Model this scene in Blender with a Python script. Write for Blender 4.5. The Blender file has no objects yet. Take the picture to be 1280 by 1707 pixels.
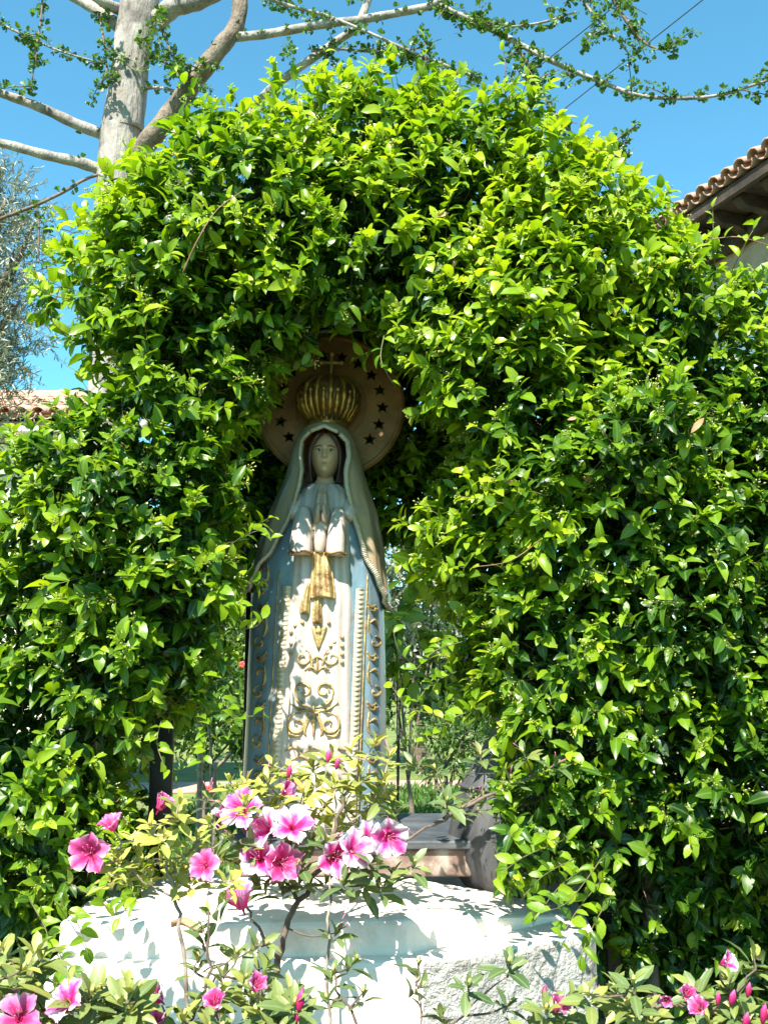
import bpy, bmesh, math, random
import numpy as np
from mathutils import Vector, Matrix, Euler
random.seed(7); rng = np.random.default_rng(7)
R = math.radians
S = bpy.context.scene
COL = S.collection

# ------------------------------------------------------------------ camera, sky, sun, exposure
PITCH = R(9.0); F = 1660.0; CAMZ = 1.5
cam_d = bpy.data.cameras.new('camera'); cam = bpy.data.objects.new('camera', cam_d); COL.objects.link(cam)
cam.location = (0, 0, CAMZ); cam.rotation_euler = (R(90) + PITCH, 0, 0)
cam_d.sensor_fit = 'VERTICAL'; cam_d.sensor_height = 36; cam_d.lens = 36 * F / 1707
cam_d.clip_start = 0.05; cam_d.clip_end = 900
S.camera = cam

SUN_EL, SUN_AZ = R(53), R(197)          # azimuth clockwise from +Y: behind the camera, a little to the left
SUN = Vector((math.cos(SUN_EL) * math.sin(SUN_AZ), math.cos(SUN_EL) * math.cos(SUN_AZ), math.sin(SUN_EL)))
world = bpy.data.worlds.new('World'); S.world = world; world.use_nodes = True
wn = world.node_tree.nodes; wl = world.node_tree.links
bg = wn['Background']; sky = wn.new('ShaderNodeTexSky'); sky.sky_type = 'NISHITA'; sky.sun_disc = False
sky.sun_elevation = SUN_EL; sky.sun_rotation = SUN_AZ; sky.air_density = 1.0; sky.dust_density = 0.4; sky.ozone_density = 3.0
sky.altitude = 200
tint = wn.new('ShaderNodeMix'); tint.data_type = 'RGBA'; tint.blend_type = 'MULTIPLY'; tint.inputs[0].default_value = 1
tint.inputs[7].default_value = (0.58, 1.14, 1.05, 1)      # the photograph's cyan-leaning sky
wl.new(sky.outputs[0], tint.inputs[6]); wl.new(tint.outputs[2], bg.inputs[0]); bg.inputs[1].default_value = 0.096
sun_d = bpy.data.lights.new('sun', 'SUN'); sun_d.energy = 5.0; sun_d.angle = R(0.53); sun_d.color = (1.0, 0.955, 0.86)
sun_o = bpy.data.objects.new('sun', sun_d); COL.objects.link(sun_o)
sun_o.rotation_euler = SUN.to_track_quat('Z', 'Y').to_euler()
S.view_settings.view_transform = 'Standard'; S.view_settings.look = 'None'
S.view_settings.exposure = 1.55; S.view_settings.gamma = 1.0; S.view_settings.use_curve_mapping = False
S.render.engine = 'CYCLES'
S.cycles.max_bounces = 7; S.cycles.diffuse_bounces = 3; S.cycles.glossy_bounces = 2; S.cycles.transmission_bounces = 3
S.cycles.use_denoising = True

# ------------------------------------------------------------------ picture <-> place
CP, SP = math.cos(PITCH), math.sin(PITCH)
def ray(px, py):
    a, b = (px - 640) / F, (853.5 - py) / F
    return Vector((a, CP - b * SP, SP + b * CP))
def at(px, py, Y):
    d = ray(px, py); return Vector((0, 0, CAMZ)) + d * (Y / d.y)
def at_z(px, py, z):
    d = ray(px, py); return Vector((0, 0, CAMZ)) + d * ((z - CAMZ) / d.z)
def pxm(Y): return Y / F                     # metres per picture pixel at distance Y
def project(P):                              # numpy (N,3) -> px, py
    x, y, z = P[:, 0], P[:, 1], P[:, 2] - CAMZ
    dep = y * CP + z * SP
    return 640 + F * x / dep, 853.5 - F * (z * CP - y * SP) / dep

# ------------------------------------------------------------------ object helpers
WM = {}
def tag(o, label=None, cat=None, group=None, kind=None):
    if label: o['label'] = label
    if cat: o['category'] = cat
    if group: o['group'] = group
    if kind: o['kind'] = kind
    return o
def link(name, data, parent=None, world=None, kind=None):
    o = bpy.data.objects.new(name, data); COL.objects.link(o)
    w = world.copy() if world is not None else (WM[parent.name].copy() if parent else Matrix())
    if parent:
        o.parent = parent; o.matrix_basis = WM[parent.name].inverted() @ w
    else:
        o.matrix_basis = w
    WM[o.name] = w
    if kind: o['kind'] = kind
    return o
def thing(name, label, cat, world=None, group=None):
    if world is None: world = Matrix()
    if isinstance(world, (tuple, Vector)): world = Matrix.Translation(world)
    return tag(link(name, None, None, world), label, cat, group)
def mesh_of(name, verts, faces, mat=None, smooth=True, local=None, attrs=None):
    v = [tuple(p) for p in verts] if not isinstance(verts, np.ndarray) else verts
    me = bpy.data.meshes.new(name)
    me.from_pydata(v if not isinstance(v, np.ndarray) else v.tolist(), [], [tuple(f) for f in faces])
    if smooth: me.shade_smooth()
    if mat: me.materials.append(mat)
    if local is not None: me.transform(local)
    if attrs:
        for k, val in attrs.items():
            a = me.attributes.new(k, 'FLOAT', 'POINT'); a.data.foreach_set('value', np.asarray(val, dtype=np.float32))
    me.validate(); me.update()
    return me
def tri_mesh(name, V, T, mat, attrs, org=(0, 0, 0), smooth=True):      # fast numpy triangles
    me = bpy.data.meshes.new(name)
    V = (V - np.array(org)).astype(np.float32)
    me.vertices.add(len(V)); me.vertices.foreach_set('co', V.ravel())
    me.loops.add(T.size); me.loops.foreach_set('vertex_index', T.ravel().astype(np.int32))
    me.polygons.add(len(T))
    me.polygons.foreach_set('loop_start', np.arange(0, T.size, 3, dtype=np.int32))
    me.polygons.foreach_set('loop_total', np.full(len(T), 3, dtype=np.int32))
    me.update(calc_edges=True)
    if smooth: me.shade_smooth()
    me.materials.append(mat)
    for k, val in attrs.items():
        a = me.attributes.new(k, 'FLOAT', 'POINT'); a.data.foreach_set('value', np.asarray(val, dtype=np.float32))
    return me

class MB:
    """collects shapes in world (or thing-local) coordinates, then becomes ONE mesh object"""
    def __init__(s): s.v = []; s.f = []
    def add(s, vs, fs):
        n = len(s.v); s.v += [tuple(p) for p in vs]; s.f += [tuple(i + n for i in f) for f in fs]; return s
    def box(s, c, size, rot=None):
        hx, hy, hz = [q / 2 for q in size]; M = rot or Matrix.Identity(3); c = Vector(c)
        vs = [c + M @ Vector((x * hx, y * hy, z * hz)) for x in (-1, 1) for y in (-1, 1) for z in (-1, 1)]
        return s.add(vs, [(0, 1, 3, 2), (4, 6, 7, 5), (0, 4, 5, 1), (2, 3, 7, 6), (0, 2, 6, 4), (1, 5, 7, 3)])
    def tube(s, pts, rad, n=8, cap=True, flat=1.0):
        pts = [Vector(p) for p in pts]; m = len(pts)
        if not hasattr(rad, '__len__'): rad = [rad] * m
        t0 = (pts[1] - pts[0]).normalized(); u = t0.orthogonal().normalized()
        vs = []
        for i, p in enumerate(pts):
            t = (pts[min(i + 1, m - 1)] - pts[max(i - 1, 0)])
            t = t.normalized() if t.length > 1e-9 else t0
            u = (u - t * u.dot(t)); u = u.normalized() if u.length > 1e-6 else t.orthogonal().normalized()
            w = t.cross(u)
            for k in range(n):
                a = 2 * math.pi * k / n; vs.append(p + (u * math.cos(a) + w * math.sin(a) * flat) * rad[i])
        fs = [(i * n + k, i * n + (k + 1) % n, (i + 1) * n + (k + 1) % n, (i + 1) * n + k) for i in range(m - 1) for k in range(n)]
        if cap: fs += [tuple(range(n))[::-1], tuple((m - 1) * n + k for k in range(n))]
        return s.add(vs, fs)
    def rings(s, rings, cap=True, closed=True):
        n = len(rings[0]); m = len(rings); vs = [p for r in rings for p in r]
        kk = n if closed else n - 1
        fs = [(i * n + k, i * n + (k + 1) % n, (i + 1) * n + (k + 1) % n, (i + 1) * n + k) for i in range(m - 1) for k in range(kk)]
        if cap and closed: fs += [tuple(range(n))[::-1], tuple((m - 1) * n + k for k in range(n))]
        return s.add(vs, fs)
    def ball(s, c, r, nu=10, nv=7, rot=None):
        c = Vector(c); r = (r, r, r) if not hasattr(r, '__len__') else r; M = rot or Matrix.Identity(3); rs = []
        for j in range(nv + 1):
            ph = -math.pi / 2 + math.pi * j / nv; ph = max(min(ph, 1.56), -1.56)
            rs.append([c + M @ Vector((r[0] * math.cos(ph) * math.cos(2 * math.pi * k / nu), r[1] * math.cos(ph) * math.sin(2 * math.pi * k / nu), r[2] * math.sin(ph))) for k in range(nu)])
        return s.rings(rs)
    def lathe(s, c, prof, n=24):
        return s.rings([[Vector(c) + Vector((r * math.cos(2 * math.pi * k / n), r * math.sin(2 * math.pi * k / n), z)) for k in range(n)] for r, z in prof])
    def mesh(s, name, mat, parent=None, smooth=True, world=False):
        loc = WM[parent.name].inverted() if (parent and world) else None
        return mesh_of(name, s.v, s.f, mat, smooth, loc)
    def build(s, name, mat, parent=None, smooth=True, world=True, kind=None, bevel=0):
        """world=True: the collected coordinates are world ones; else they are local to the parent"""
        o = link(name, s.mesh(name, mat, parent, smooth, world), parent, None, kind)
        if bevel:
            b = o.modifiers.new('bevel', 'BEVEL'); b.width = bevel; b.segments = 2; b.limit_method = 'ANGLE'
        return o

def smooth_path(pts, k=4):
    """Catmull-Rom through points (any dimension)"""
    P = [Vector(p) for p in pts]; out = []
    for i in range(len(P) - 1):
        a, b, c, d = P[max(i - 1, 0)], P[i], P[i + 1], P[min(i + 2, len(P) - 1)]
        for j in range(k):
            t = j / k
            out.append(0.5 * ((2 * b) + (c - a) * t + (2 * a - 5 * b + 4 * c - d) * t * t + (3 * b - a - 3 * c + d) * t ** 3))
    out.append(P[-1]); return out
def lerp_tab(tab, x):
    return float(np.interp(x, [t[0] for t in tab], [t[1] for t in tab]))

# ------------------------------------------------------------------ materials
def new_mat(name):
    m = bpy.data.materials.new(name); m.use_nodes = True
    nt = m.node_tree; b = nt.nodes['Principled BSDF']; return m, nt, b
def ramp(nt, fac, stops):
    r = nt.nodes.new('ShaderNodeValToRGB'); e = r.color_ramp.elements
    while len(e) < len(stops): e.new(0.5)
    for el, (p, c) in zip(e, stops): el.position = p; el.color = (*c, 1)
    nt.links.new(fac, r.inputs[0]); return r.outputs[0]
def noise(nt, scale, detail=5, rough=0.55, vec='Object', dist=0):
    t = nt.nodes.new('ShaderNodeTexCoord'); n = nt.nodes.new('ShaderNodeTexNoise')
    n.inputs['Scale'].default_value = scale; n.inputs['Detail'].default_value = detail; n.inputs['Roughness'].default_value = rough
    n.inputs['Distortion'].default_value = dist
    nt.links.new(t.outputs[vec], n.inputs['Vector']); return n.outputs[0]
def stretch(nt, node_out, sx, sy, sz):
    mp = nt.nodes.new('ShaderNodeMapping'); mp.inputs['Scale'].default_value = (sx, sy, sz)
    n = node_out.node; src = n.inputs['Vector'].links[0].from_socket
    nt.links.new(src, mp.inputs[0]); nt.links.new(mp.outputs[0], n.inputs['Vector']); return node_out
def mixc(nt, fac, a, b, mode='MIX'):
    m = nt.nodes.new('ShaderNodeMix'); m.data_type = 'RGBA'; m.blend_type = mode
    for sock, val in ((m.inputs[0], fac), (m.inputs[6], a), (m.inputs[7], b)):
        if hasattr(val, 'links'): nt.links.new(val, sock)
        elif isinstance(val, (int, float)): sock.default_value = val
        else: sock.default_value = (*val, 1)
    return m.outputs[2]
def bump(nt, b, h, strength=0.4, dist=0.01):
    n = nt.nodes.new('ShaderNodeBump'); n.inputs['Strength'].default_value = strength; n.inputs['Distance'].default_value = dist
    nt.links.new(h, n.inputs['Height']); nt.links.new(n.outputs[0], b.inputs['Normal'])
def grained(name, c1, c2, scale=8, rough=0.7, bscale=40, bstr=0.3, metal=0.0, c3=None, stain=2.0, squash=None, spec=0.5, bdist=0.01, lo=0.35, hi=0.65):
    m, nt, b = new_mat(name)
    n = noise(nt, scale)
    if squash: stretch(nt, n, *squash)
    col = ramp(nt, n, [(lo, c1), (hi, c2)])
    if c3: col = mixc(nt, ramp(nt, noise(nt, stain, 6, 0.65), [(0.52, (0, 0, 0)), (0.66, (1, 1, 1))]), col, c3)
    nt.links.new(col, b.inputs['Base Color']); b.inputs['Roughness'].default_value = rough; b.inputs['Metallic'].default_value = metal
    b.inputs['Specular IOR Level'].default_value = spec
    h = noise(nt, bscale, 6, 0.6)
    if squash: stretch(nt, h, *squash)
    bump(nt, b, h, bstr, bdist); return m

def leaf_material(name, stops, rough=0.3, trans=0.35, tcol=(1.5, 1.5, 0.45), rib=(0.25, 0.33, 0.08), spec=0.5, ribamt=0.55):
    """leaf colour by attribute tone (leaf age; on jasmine also the painted sunlit top), paler midrib (attribute rib), light passing through the blade"""
    m, nt, b = new_mat(name)
    a = nt.nodes.new('ShaderNodeAttribute'); a.attribute_name = 'tone'
    r = nt.nodes.new('ShaderNodeAttribute'); r.attribute_name = 'rib'
    col = ramp(nt, a.outputs['Fac'], stops)
    n = noise(nt, 25, 3)
    col = mixc(nt, 0.35, col, ramp(nt, n, [(0.3, (0.45, 0.45, 0.45)), (0.7, (1.0, 1.0, 1.0))]), 'MULTIPLY')
    p = nt.nodes.new('ShaderNodeMath'); p.operation = 'POWER'; nt.links.new(r.outputs['Fac'], p.inputs[0]); p.inputs[1].default_value = 9
    q = nt.nodes.new('ShaderNodeMath'); q.operation = 'MULTIPLY'; nt.links.new(p.outputs[0], q.inputs[0]); q.inputs[1].default_value = ribamt
    col = mixc(nt, q.outputs[0], col, rib)
    nt.links.new(col, b.inputs['Base Color']); b.inputs['Roughness'].default_value = rough
    b.inputs['Specular IOR Level'].default_value = spec
    bump(nt, b, noise(nt, 90, 2), 0.12, 0.003)
    t = nt.nodes.new('ShaderNodeBsdfTranslucent'); nt.links.new(mixc(nt, 1.0, col, tcol, 'MULTIPLY'), t.inputs['Color'])
    ms = nt.nodes.new('ShaderNodeMixShader'); ms.inputs[0].default_value = trans
    nt.links.new(b.outputs[0], ms.inputs[1]); nt.links.new(t.outputs[0], ms.inputs[2])
    nt.links.new(ms.outputs[0], nt.nodes['Material Output'].inputs[0]); return m

M = {}
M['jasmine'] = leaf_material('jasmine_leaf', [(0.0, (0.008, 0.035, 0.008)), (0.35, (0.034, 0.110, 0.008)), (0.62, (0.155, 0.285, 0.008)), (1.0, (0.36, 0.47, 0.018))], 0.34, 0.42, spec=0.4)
M['azalea'] = leaf_material('azalea_leaf', [(0.0, (0.04, 0.09, 0.03)), (0.4, (0.12, 0.18, 0.055)), (0.7, (0.25, 0.28, 0.065)), (1.0, (0.46, 0.44, 0.08))], 0.42, 0.25, (1.3, 1.3, 0.6), (0.3, 0.33, 0.15))
M['ginkgo'] = leaf_material('ginkgo_leaf', [(0.0, (0.02, 0.07, 0.02)), (1.0, (0.10, 0.21, 0.025))], 0.45, 0.35)
M['olive'] = leaf_material('olive_leaf', [(0.0, (0.09, 0.12, 0.06)), (0.5, (0.25, 0.27, 0.18)), (1.0, (0.50, 0.50, 0.40))], 0.45, 0.15, (1.1, 1.1, 0.8))
M['garden'] = leaf_material('garden_leaf', [(0.0, (0.02, 0.07, 0.015)), (0.6, (0.10, 0.20, 0.03)), (1.0, (0.30, 0.40, 0.06))], 0.4, 0.35)
M['grass'] = leaf_material('grass_blade', [(0.0, (0.03, 0.09, 0.02)), (1.0, (0.13, 0.24, 0.04))], 0.5, 0.3)
M['bud'] = leaf_material('jasmine_bud', [(0.0, (0.30, 0.36, 0.08)), (1.0, (0.55, 0.58, 0.20))], 0.5, 0.3, (1.2, 1.2, 0.7))
M['stem'] = grained('green_stem', (0.08, 0.10, 0.03), (0.17, 0.13, 0.06), 20, 0.6)
M['redtwig'] = grained('red_twig', (0.16, 0.07, 0.035), (0.28, 0.15, 0.08), 30, 0.6)
M['wood'] = grained('brown_twig', (0.07, 0.045, 0.03), (0.17, 0.12, 0.09), 30, 0.8)
M['greytwig'] = grained('grey_twig', (0.16, 0.12, 0.09), (0.32, 0.26, 0.2), 30, 0.8)
M['bark'] = grained('pale_bark', (0.20, 0.17, 0.15), (0.38, 0.34, 0.30), 9, 0.85, 34, 0.7, c3=(0.11, 0.09, 0.08), stain=6, squash=(1.4, 1.4, 0.35), bdist=0.03)
M['limbbark'] = grained('brown_limb_bark', (0.11, 0.08, 0.055), (0.26, 0.20, 0.15), 9, 0.9, 30, 1.0, c3=(0.07, 0.05, 0.04), stain=6, squash=(1.2, 1.2, 0.5), bdist=0.03)
M['darkbark'] = grained('brown_bark', (0.07, 0.05, 0.035), (0.20, 0.15, 0.11), 9, 0.9, 25, 0.9, bdist=0.03)
M['plaster'] = grained('white_plaster', (0.74, 0.64, 0.56), (0.82, 0.73, 0.65), 2.5, 0.8, 30, 0.35, c3=(0.56, 0.46, 0.38), stain=4.2, bdist=0.012)
M['render'] = grained('shaded_rough_plaster', (0.36, 0.34, 0.31), (0.56, 0.54, 0.50), 6, 0.9, 35, 1.0, c3=(0.24, 0.22, 0.19), stain=3, bdist=0.04)  # rough plaster; its grey paints in the shade of faces the sun only grazes
M['slab'] = grained('dark_slab', (0.035, 0.04, 0.045), (0.09, 0.095, 0.10), 7, 0.6, 40, 0.3)
M['block'] = grained('patchy_block', (0.10, 0.06, 0.045), (0.22, 0.15, 0.12), 9, 0.8, 30, 0.5, c3=(0.34, 0.30, 0.25), stain=9)
M['jar'] = grained('grey_jar', (0.025, 0.025, 0.028), (0.13, 0.13, 0.135), 7, 0.7, 20, 0.5, squash=(1, 1, 0.2))
M['black'] = grained('black_metal', (0.006, 0.006, 0.007), (0.02, 0.02, 0.022), 10, 0.3, 30, 0.1, metal=0.3)
M['soil'] = grained('soil', (0.05, 0.035, 0.025), (0.12, 0.085, 0.06), 6, 0.95, 20, 1.0, bdist=0.04)
M['lawn'] = grained('lawn_ground', (0.09, 0.13, 0.02), (0.17, 0.20, 0.035), 3, 0.95, 20, 0.8, c3=(0.14, 0.13, 0.06), stain=1.2)
M['path'] = grained('pinkish_path', (0.34, 0.20, 0.15), (0.48, 0.31, 0.24), 5, 0.9, 30, 0.4)
M['brick'] = grained('red_brick', (0.24, 0.09, 0.06), (0.40, 0.19, 0.13), 9, 0.9, 40, 0.5)
M['tile'] = grained('roof_tile', (0.42, 0.20, 0.13), (0.62, 0.36, 0.25), 4, 0.85, 30, 0.4, c3=(0.30, 0.22, 0.18), stain=5)
M['paletile'] = grained('pale_roof_tile', (0.30, 0.15, 0.10), (0.50, 0.32, 0.25), 5, 0.85, 30, 0.4, c3=(0.36, 0.14, 0.08), stain=4)
M['eave'] = grained('eave_timber', (0.028, 0.017, 0.012), (0.085, 0.052, 0.036), 6, 0.85, 20, 0.6)
M['stucco_b'] = grained('brown_stucco', (0.33, 0.23, 0.17), (0.50, 0.37, 0.28), 3, 0.9, 15, 0.5, c3=(0.22, 0.15, 0.11), stain=3)
M['stucco_w'] = grained('white_stucco', (0.66, 0.66, 0.72), (0.78, 0.78, 0.82), 2, 0.9, 15, 0.4)
M['cable'] = grained('black_cable', (0.02, 0.02, 0.025), (0.04, 0.04, 0.05), 10, 0.6)
M['dry'] = grained('dry_leaf', (0.28, 0.13, 0.06), (0.45, 0.27, 0.15), 30, 0.7)
M['redflower'] = grained('red_flower', (0.6, 0.04, 0.03), (0.75, 0.10, 0.06), 30, 0.6)
# statue
def glaze(name, c1, c2, dirt, rough=0.33, sc=14, ds=9, dlo=0.54, dhi=0.72, sq=(1, 1, 0.3)):
    m, nt, b = new_mat(name)
    n = stretch(nt, noise(nt, sc, 6, 0.6), *sq)
    col = ramp(nt, n, [(0.3, c1), (0.7, c2)])
    d = stretch(nt, noise(nt, ds, 8, 0.7, dist=0.6), 1.3, 1.3, 0.5)
    col = mixc(nt, ramp(nt, d, [(dlo, (0, 0, 0)), (dhi, (0.85, 0.85, 0.85))]), col, dirt)
    geo = nt.nodes.new('ShaderNodeNewGeometry')     # grime that settled in the grooves of the casting
    gm = ramp(nt, geo.outputs['Pointiness'], [(0.43, (0.8, 0.8, 0.8)), (0.49, (0, 0, 0))])
    col = mixc(nt, gm, col, dirt)
    nt.links.new(col, b.inputs['Base Color']); b.inputs['Roughness'].default_value = rough
    b.inputs['Coat Weight'].default_value = 0.25; b.inputs['Coat Roughness'].default_value = 0.15
    bump(nt, b, noise(nt, 45, 4), 0.25, 0.006); return m
M['sblue'] = glaze('blue_glaze', (0.11, 0.18, 0.235), (0.22, 0.32, 0.38), (0.17, 0.13, 0.08), ds=14, dlo=0.50, dhi=0.70)
M['swhite'] = glaze('white_glaze', (0.40, 0.335, 0.30), (0.54, 0.465, 0.43), (0.40, 0.28, 0.14), dlo=0.56, dhi=0.76)
M['sveil'] = glaze('veil_glaze', (0.33, 0.25, 0.155), (0.45, 0.35, 0.23), (0.26, 0.19, 0.11), dlo=0.52)
M['strim'] = glaze('trim_glaze', (0.38, 0.33, 0.24), (0.52, 0.46, 0.35), (0.36, 0.26, 0.13), dlo=0.5)
M['sskin'] = glaze('skin_glaze', (0.56, 0.35, 0.21), (0.66, 0.43, 0.27), (0.34, 0.27, 0.19), sc=8, dlo=0.6, sq=(1, 1, 1))
M['shands'] = glaze('hands_glaze', (0.30, 0.22, 0.155), (0.40, 0.30, 0.21), (0.24, 0.14, 0.09), sc=8)
M['shair'] = grained('painted_hair', (0.05, 0.025, 0.02), (0.09, 0.05, 0.035), 30, 0.5, squash=(1, 1, 0.2))
M['seye'] = grained('painted_eye', (0.45, 0.42, 0.37), (0.5, 0.47, 0.42), 30, 0.35)
M['siris'] = grained('painted_iris', (0.035, 0.025, 0.02), (0.05, 0.035, 0.03), 30, 0.3)
M['sbrow'] = grained('painted_brow', (0.10, 0.06, 0.04), (0.14, 0.09, 0.06), 30, 0.6)
M['slips'] = grained('painted_lips', (0.33, 0.27, 0.25), (0.42, 0.33, 0.30), 30, 0.45)
M['gold'] = grained('worn_gold_paint', (0.27, 0.18, 0.07), (0.48, 0.35, 0.15), 18, 0.45, 50, 0.6, metal=0.4, c3=(0.17, 0.09, 0.035), stain=16)
M['crown'] = grained('dark_gold_crown', (0.30, 0.16, 0.04), (0.55, 0.34, 0.09), 12, 0.35, 50, 0.4, metal=0.7, c3=(0.13, 0.07, 0.03), stain=8)
M['crossgold'] = grained('bright_gold_cross', (0.62, 0.42, 0.14), (0.75, 0.55, 0.22), 12, 0.4, 50, 0.3, metal=0.3)
M['cdark'] = grained('crown_lining', (0.13, 0.07, 0.025), (0.20, 0.11, 0.04), 12, 0.45, metal=.4)
M['halo'] = grained('ochre_halo', (0.17, 0.085, 0.028), (0.28, 0.145, 0.05), 9, 0.55, 160, 0.7, metal=0.25, c3=(0.36, 0.17, 0.07), stain=3, bdist=0.004)

# ------------------------------------------------------------------ ground
def sheet(name, pts, z, mat, kind='structure'):
    o = link(name, mesh_of(name, [(x, y, z) for x, y in pts], [tuple(range(len(pts)))], mat, False)); o['kind'] = kind; return o
sheet('ground', [(-300, -60), (300, -60), (300, 600), (-300, 600)], 0.0, M['lawn'])
sheet('garden_bed', [(-5, -1), (5, -1), (5, 4.3), (-5, 4.3)], 0.004, M['soil'])
sheet('path', [(-9, 12.2), (9, 13.4), (9, 14.6), (-9, 13.4)], 0.006, M['path'])

# ------------------------------------------------------------------ leaf batches
def leaf_shape(prof, w, fold, curl, twist=0.0, wave=0.0):
    """11 vertices: midrib 0-4, one side 5-7, other side 8-10; unit length along x, upper face +z"""
    T = [0, .2, .48, .78, 1.0]; v = []
    def mid(t): return (t, 0.0, -curl * t * t + 0.06 * math.sin(t * 3.1))
    for t in T: v.append(mid(t))
    for sgn in (1, -1):
        for t, p in zip(T[1:4], prof):
            m_ = mid(t); hw = w * p
            v.append((t, sgn * hw * math.cos(fold), m_[2] + hw * math.sin(fold) + twist * sgn * hw * t + wave * sgn * math.sin(t * 9) * hw))
    return np.array(v)
LT = np.array([(0, 5, 1), (1, 5, 6), (1, 6, 2), (2, 6, 7), (2, 7, 3), (3, 7, 4), (0, 1, 8), (1, 9, 8), (1, 2, 9), (2, 10, 9), (2, 3, 10), (3, 4, 10)])
LT = LT[:, ::-1]   # upper face +z
LRIB = np.array([1, 1, 1, 1, 1, 0, 0, 0, 0, 0, 0.0])
JAS = np.stack([leaf_shape((.78, 1, .70), .235 + .05 * random.random(), random.uniform(.1, .75), random.uniform(-.02, .38), random.uniform(-.5, .5), random.uniform(-.12, .12)) for _ in range(14)])
AZA = np.stack([leaf_shape((.55, 1, .80), .17 + .04 * random.random(), random.uniform(.1, .5), random.uniform(0, .28), random.uniform(-.3, .3)) for _ in range(10)])
OLV = np.stack([leaf_shape((.75, 1, .7), .085, .3, random.uniform(0, .2)) for _ in range(4)])
def fan_shape():
    v = [(0, 0, 0), (.45, 0, 0.0), (.8, 0, .02), (.95, 0, 0), (.9, 0, 0), (.45, .32, .1), (.8, .52, .16), (.98, .25, .04), (.45, -.32, .1), (.8, -.52, .16), (.98, -.25, .04)]
    return np.array(v)
GNK = np.stack([fan_shape() for _ in range(2)])
def frames(D, N):
    D = D / np.linalg.norm(D, axis=1, keepdims=True)
    Sd = np.cross(N, D); Sd /= (np.linalg.norm(Sd, axis=1, keepdims=True) + 1e-9)
    return D, Sd, np.cross(D, Sd)
def leaf_batch(P, D, N, L, shapes, tone):
    D, Sd, U = frames(D, N); k = rng.integers(0, len(shapes), len(P)); B = shapes[k]
    V = P[:, None, :] + L[:, None, None] * (B[:, :, 0:1] * D[:, None, :] + B[:, :, 1:2] * Sd[:, None, :] + B[:, :, 2:3] * U[:, None, :])
    n = len(P); T = (LT[None] + (np.arange(n) * 11)[:, None, None]).reshape(-1, 3)
    return V.reshape(-1, 3), T, np.repeat(tone, 11), np.tile(LRIB, n)
def foliage(name, parent, P, D, N, L, shapes, tone, mat, label=None):
    V, T, tn, rb = leaf_batch(P, D, N, L, shapes, tone)
    me = tri_mesh(name, V, T, mat, {'tone': tn, 'rib': rb}, WM[parent.name].translation if parent else (0, 0, 0))
    return link(name, me, parent, None, 'stuff')
LEAFMESH = {}
def leaf_part(parent, P, D, N, L, fam, shapes, tone, mat, name='leaf'):
    """one leaf as an object of its own; alike leaves share mesh data"""
    D, Sd, U = frames(D[None], N[None]); D, Sd, U = D[0], Sd[0], U[0]
    k = random.randrange(len(shapes)); q = min(5, max(0, int(tone * 6)))
    key = (fam, k, q)
    if key not in LEAFMESH:
        LEAFMESH[key] = tri_mesh(fam + '_leaf', shapes[k].copy(), LT, mat, {'tone': np.full(11, (q + .5) / 6), 'rib': LRIB})
    W = Matrix(((D[0] * L, Sd[0] * L, U[0] * L, P[0]), (D[1] * L, Sd[1] * L, U[1] * L, P[1]), (D[2] * L, Sd[2] * L, U[2] * L, P[2]), (0, 0, 0, 1)))
    return link(name, LEAFMESH[key], parent, W)
def unit(a): return a / (np.linalg.norm(a, axis=-1, keepdims=True) + 1e-9)
def tubes3(P0, P1, r, org, name, mat, parent, tone=0.5):
    """many thin three-sided stems between point pairs, one mesh"""
    d = unit(P1 - P0); h = np.where(np.abs(d[:, 2:3]) < .9, np.array([[0, 0, 1.]]), np.array([[1., 0, 0]])); u = unit(np.cross(d, h)); w = np.cross(d, u); n = len(P0)
    V = np.zeros((n, 6, 3))
    for k in range(3):
        a = 2 * math.pi * k / 3; o = (u * math.cos(a) + w * math.sin(a)) * r[:, None]
        V[:, k] = P0 + o; V[:, 3 + k] = P1 + o * .7
    t = np.array([(0, 1, 4), (0, 4, 3), (1, 2, 5), (1, 5, 4), (2, 0, 3), (2, 3, 5)])
    T = (t[None] + (np.arange(n) * 6)[:, None, None]).reshape(-1, 3)
    me = tri_mesh(name, V.reshape(-1, 3), T, mat, {'tone': np.full(n * 6, tone), 'rib': np.zeros(n * 6)}, org)
    return link(name, me, parent, None, 'stuff')

# ------------------------------------------------------------------ plinth (white two-tier masonry base) and what stands on it
ZL, ZU = 0.735, 0.825
def poly_prism(mb, pts, z0, z1):
    n = len(pts); vs = [(x, y, z0) for x, y in pts] + [(x, y, z1) for x, y in pts]
    return mb.add(vs, [tuple(range(n))[::-1], tuple(range(n, 2 * n))] + [(i, (i + 1) % n, n + (i + 1) % n, n + i) for i in range(n)])
c1 = at_z(742, 1600, ZL); c2 = at_z(992, 1552, ZL)
LOW = [(-.90, c1.y - 0.03), (c1.x - .06, c1.y - .012), (c1.x, c1.y), (c1.x + .07, c1.y + .025), (c2.x - .02, c2.y - .03), (c2.x, c2.y), (c2.x + 0.06, 3.98), (-.90, 3.98)]
plinth = thing('plinth', 'white plastered two-step masonry plinth in front of the statue, with leaf shadows on it', 'plinth', (0, c1.y, 0))
m = MB(); poly_prism(m, LOW, -0.05, ZL)
lo = m.build('lower_step', M['plaster'], plinth, smooth=False, bevel=.018)
lo.data.materials.append(M['render'])
for p in lo.data.polygons:
    if abs(p.normal.z) < .5 and p.normal.x > .15: p.material_index = 1  # faces turned right get the painted-in shade
u1 = at_z(738, 1533, ZU); u0 = at_z(300, 1540, ZU)
UP = [(-.88, u0.y + .02), (u0.x, u0.y), (u1.x - .10, u1.y), (c2.x - .05, c2.y + .16), (c2.x - .03, 3.44), (u1.x - .10, 3.44), (-.88, 3.44)]
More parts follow.
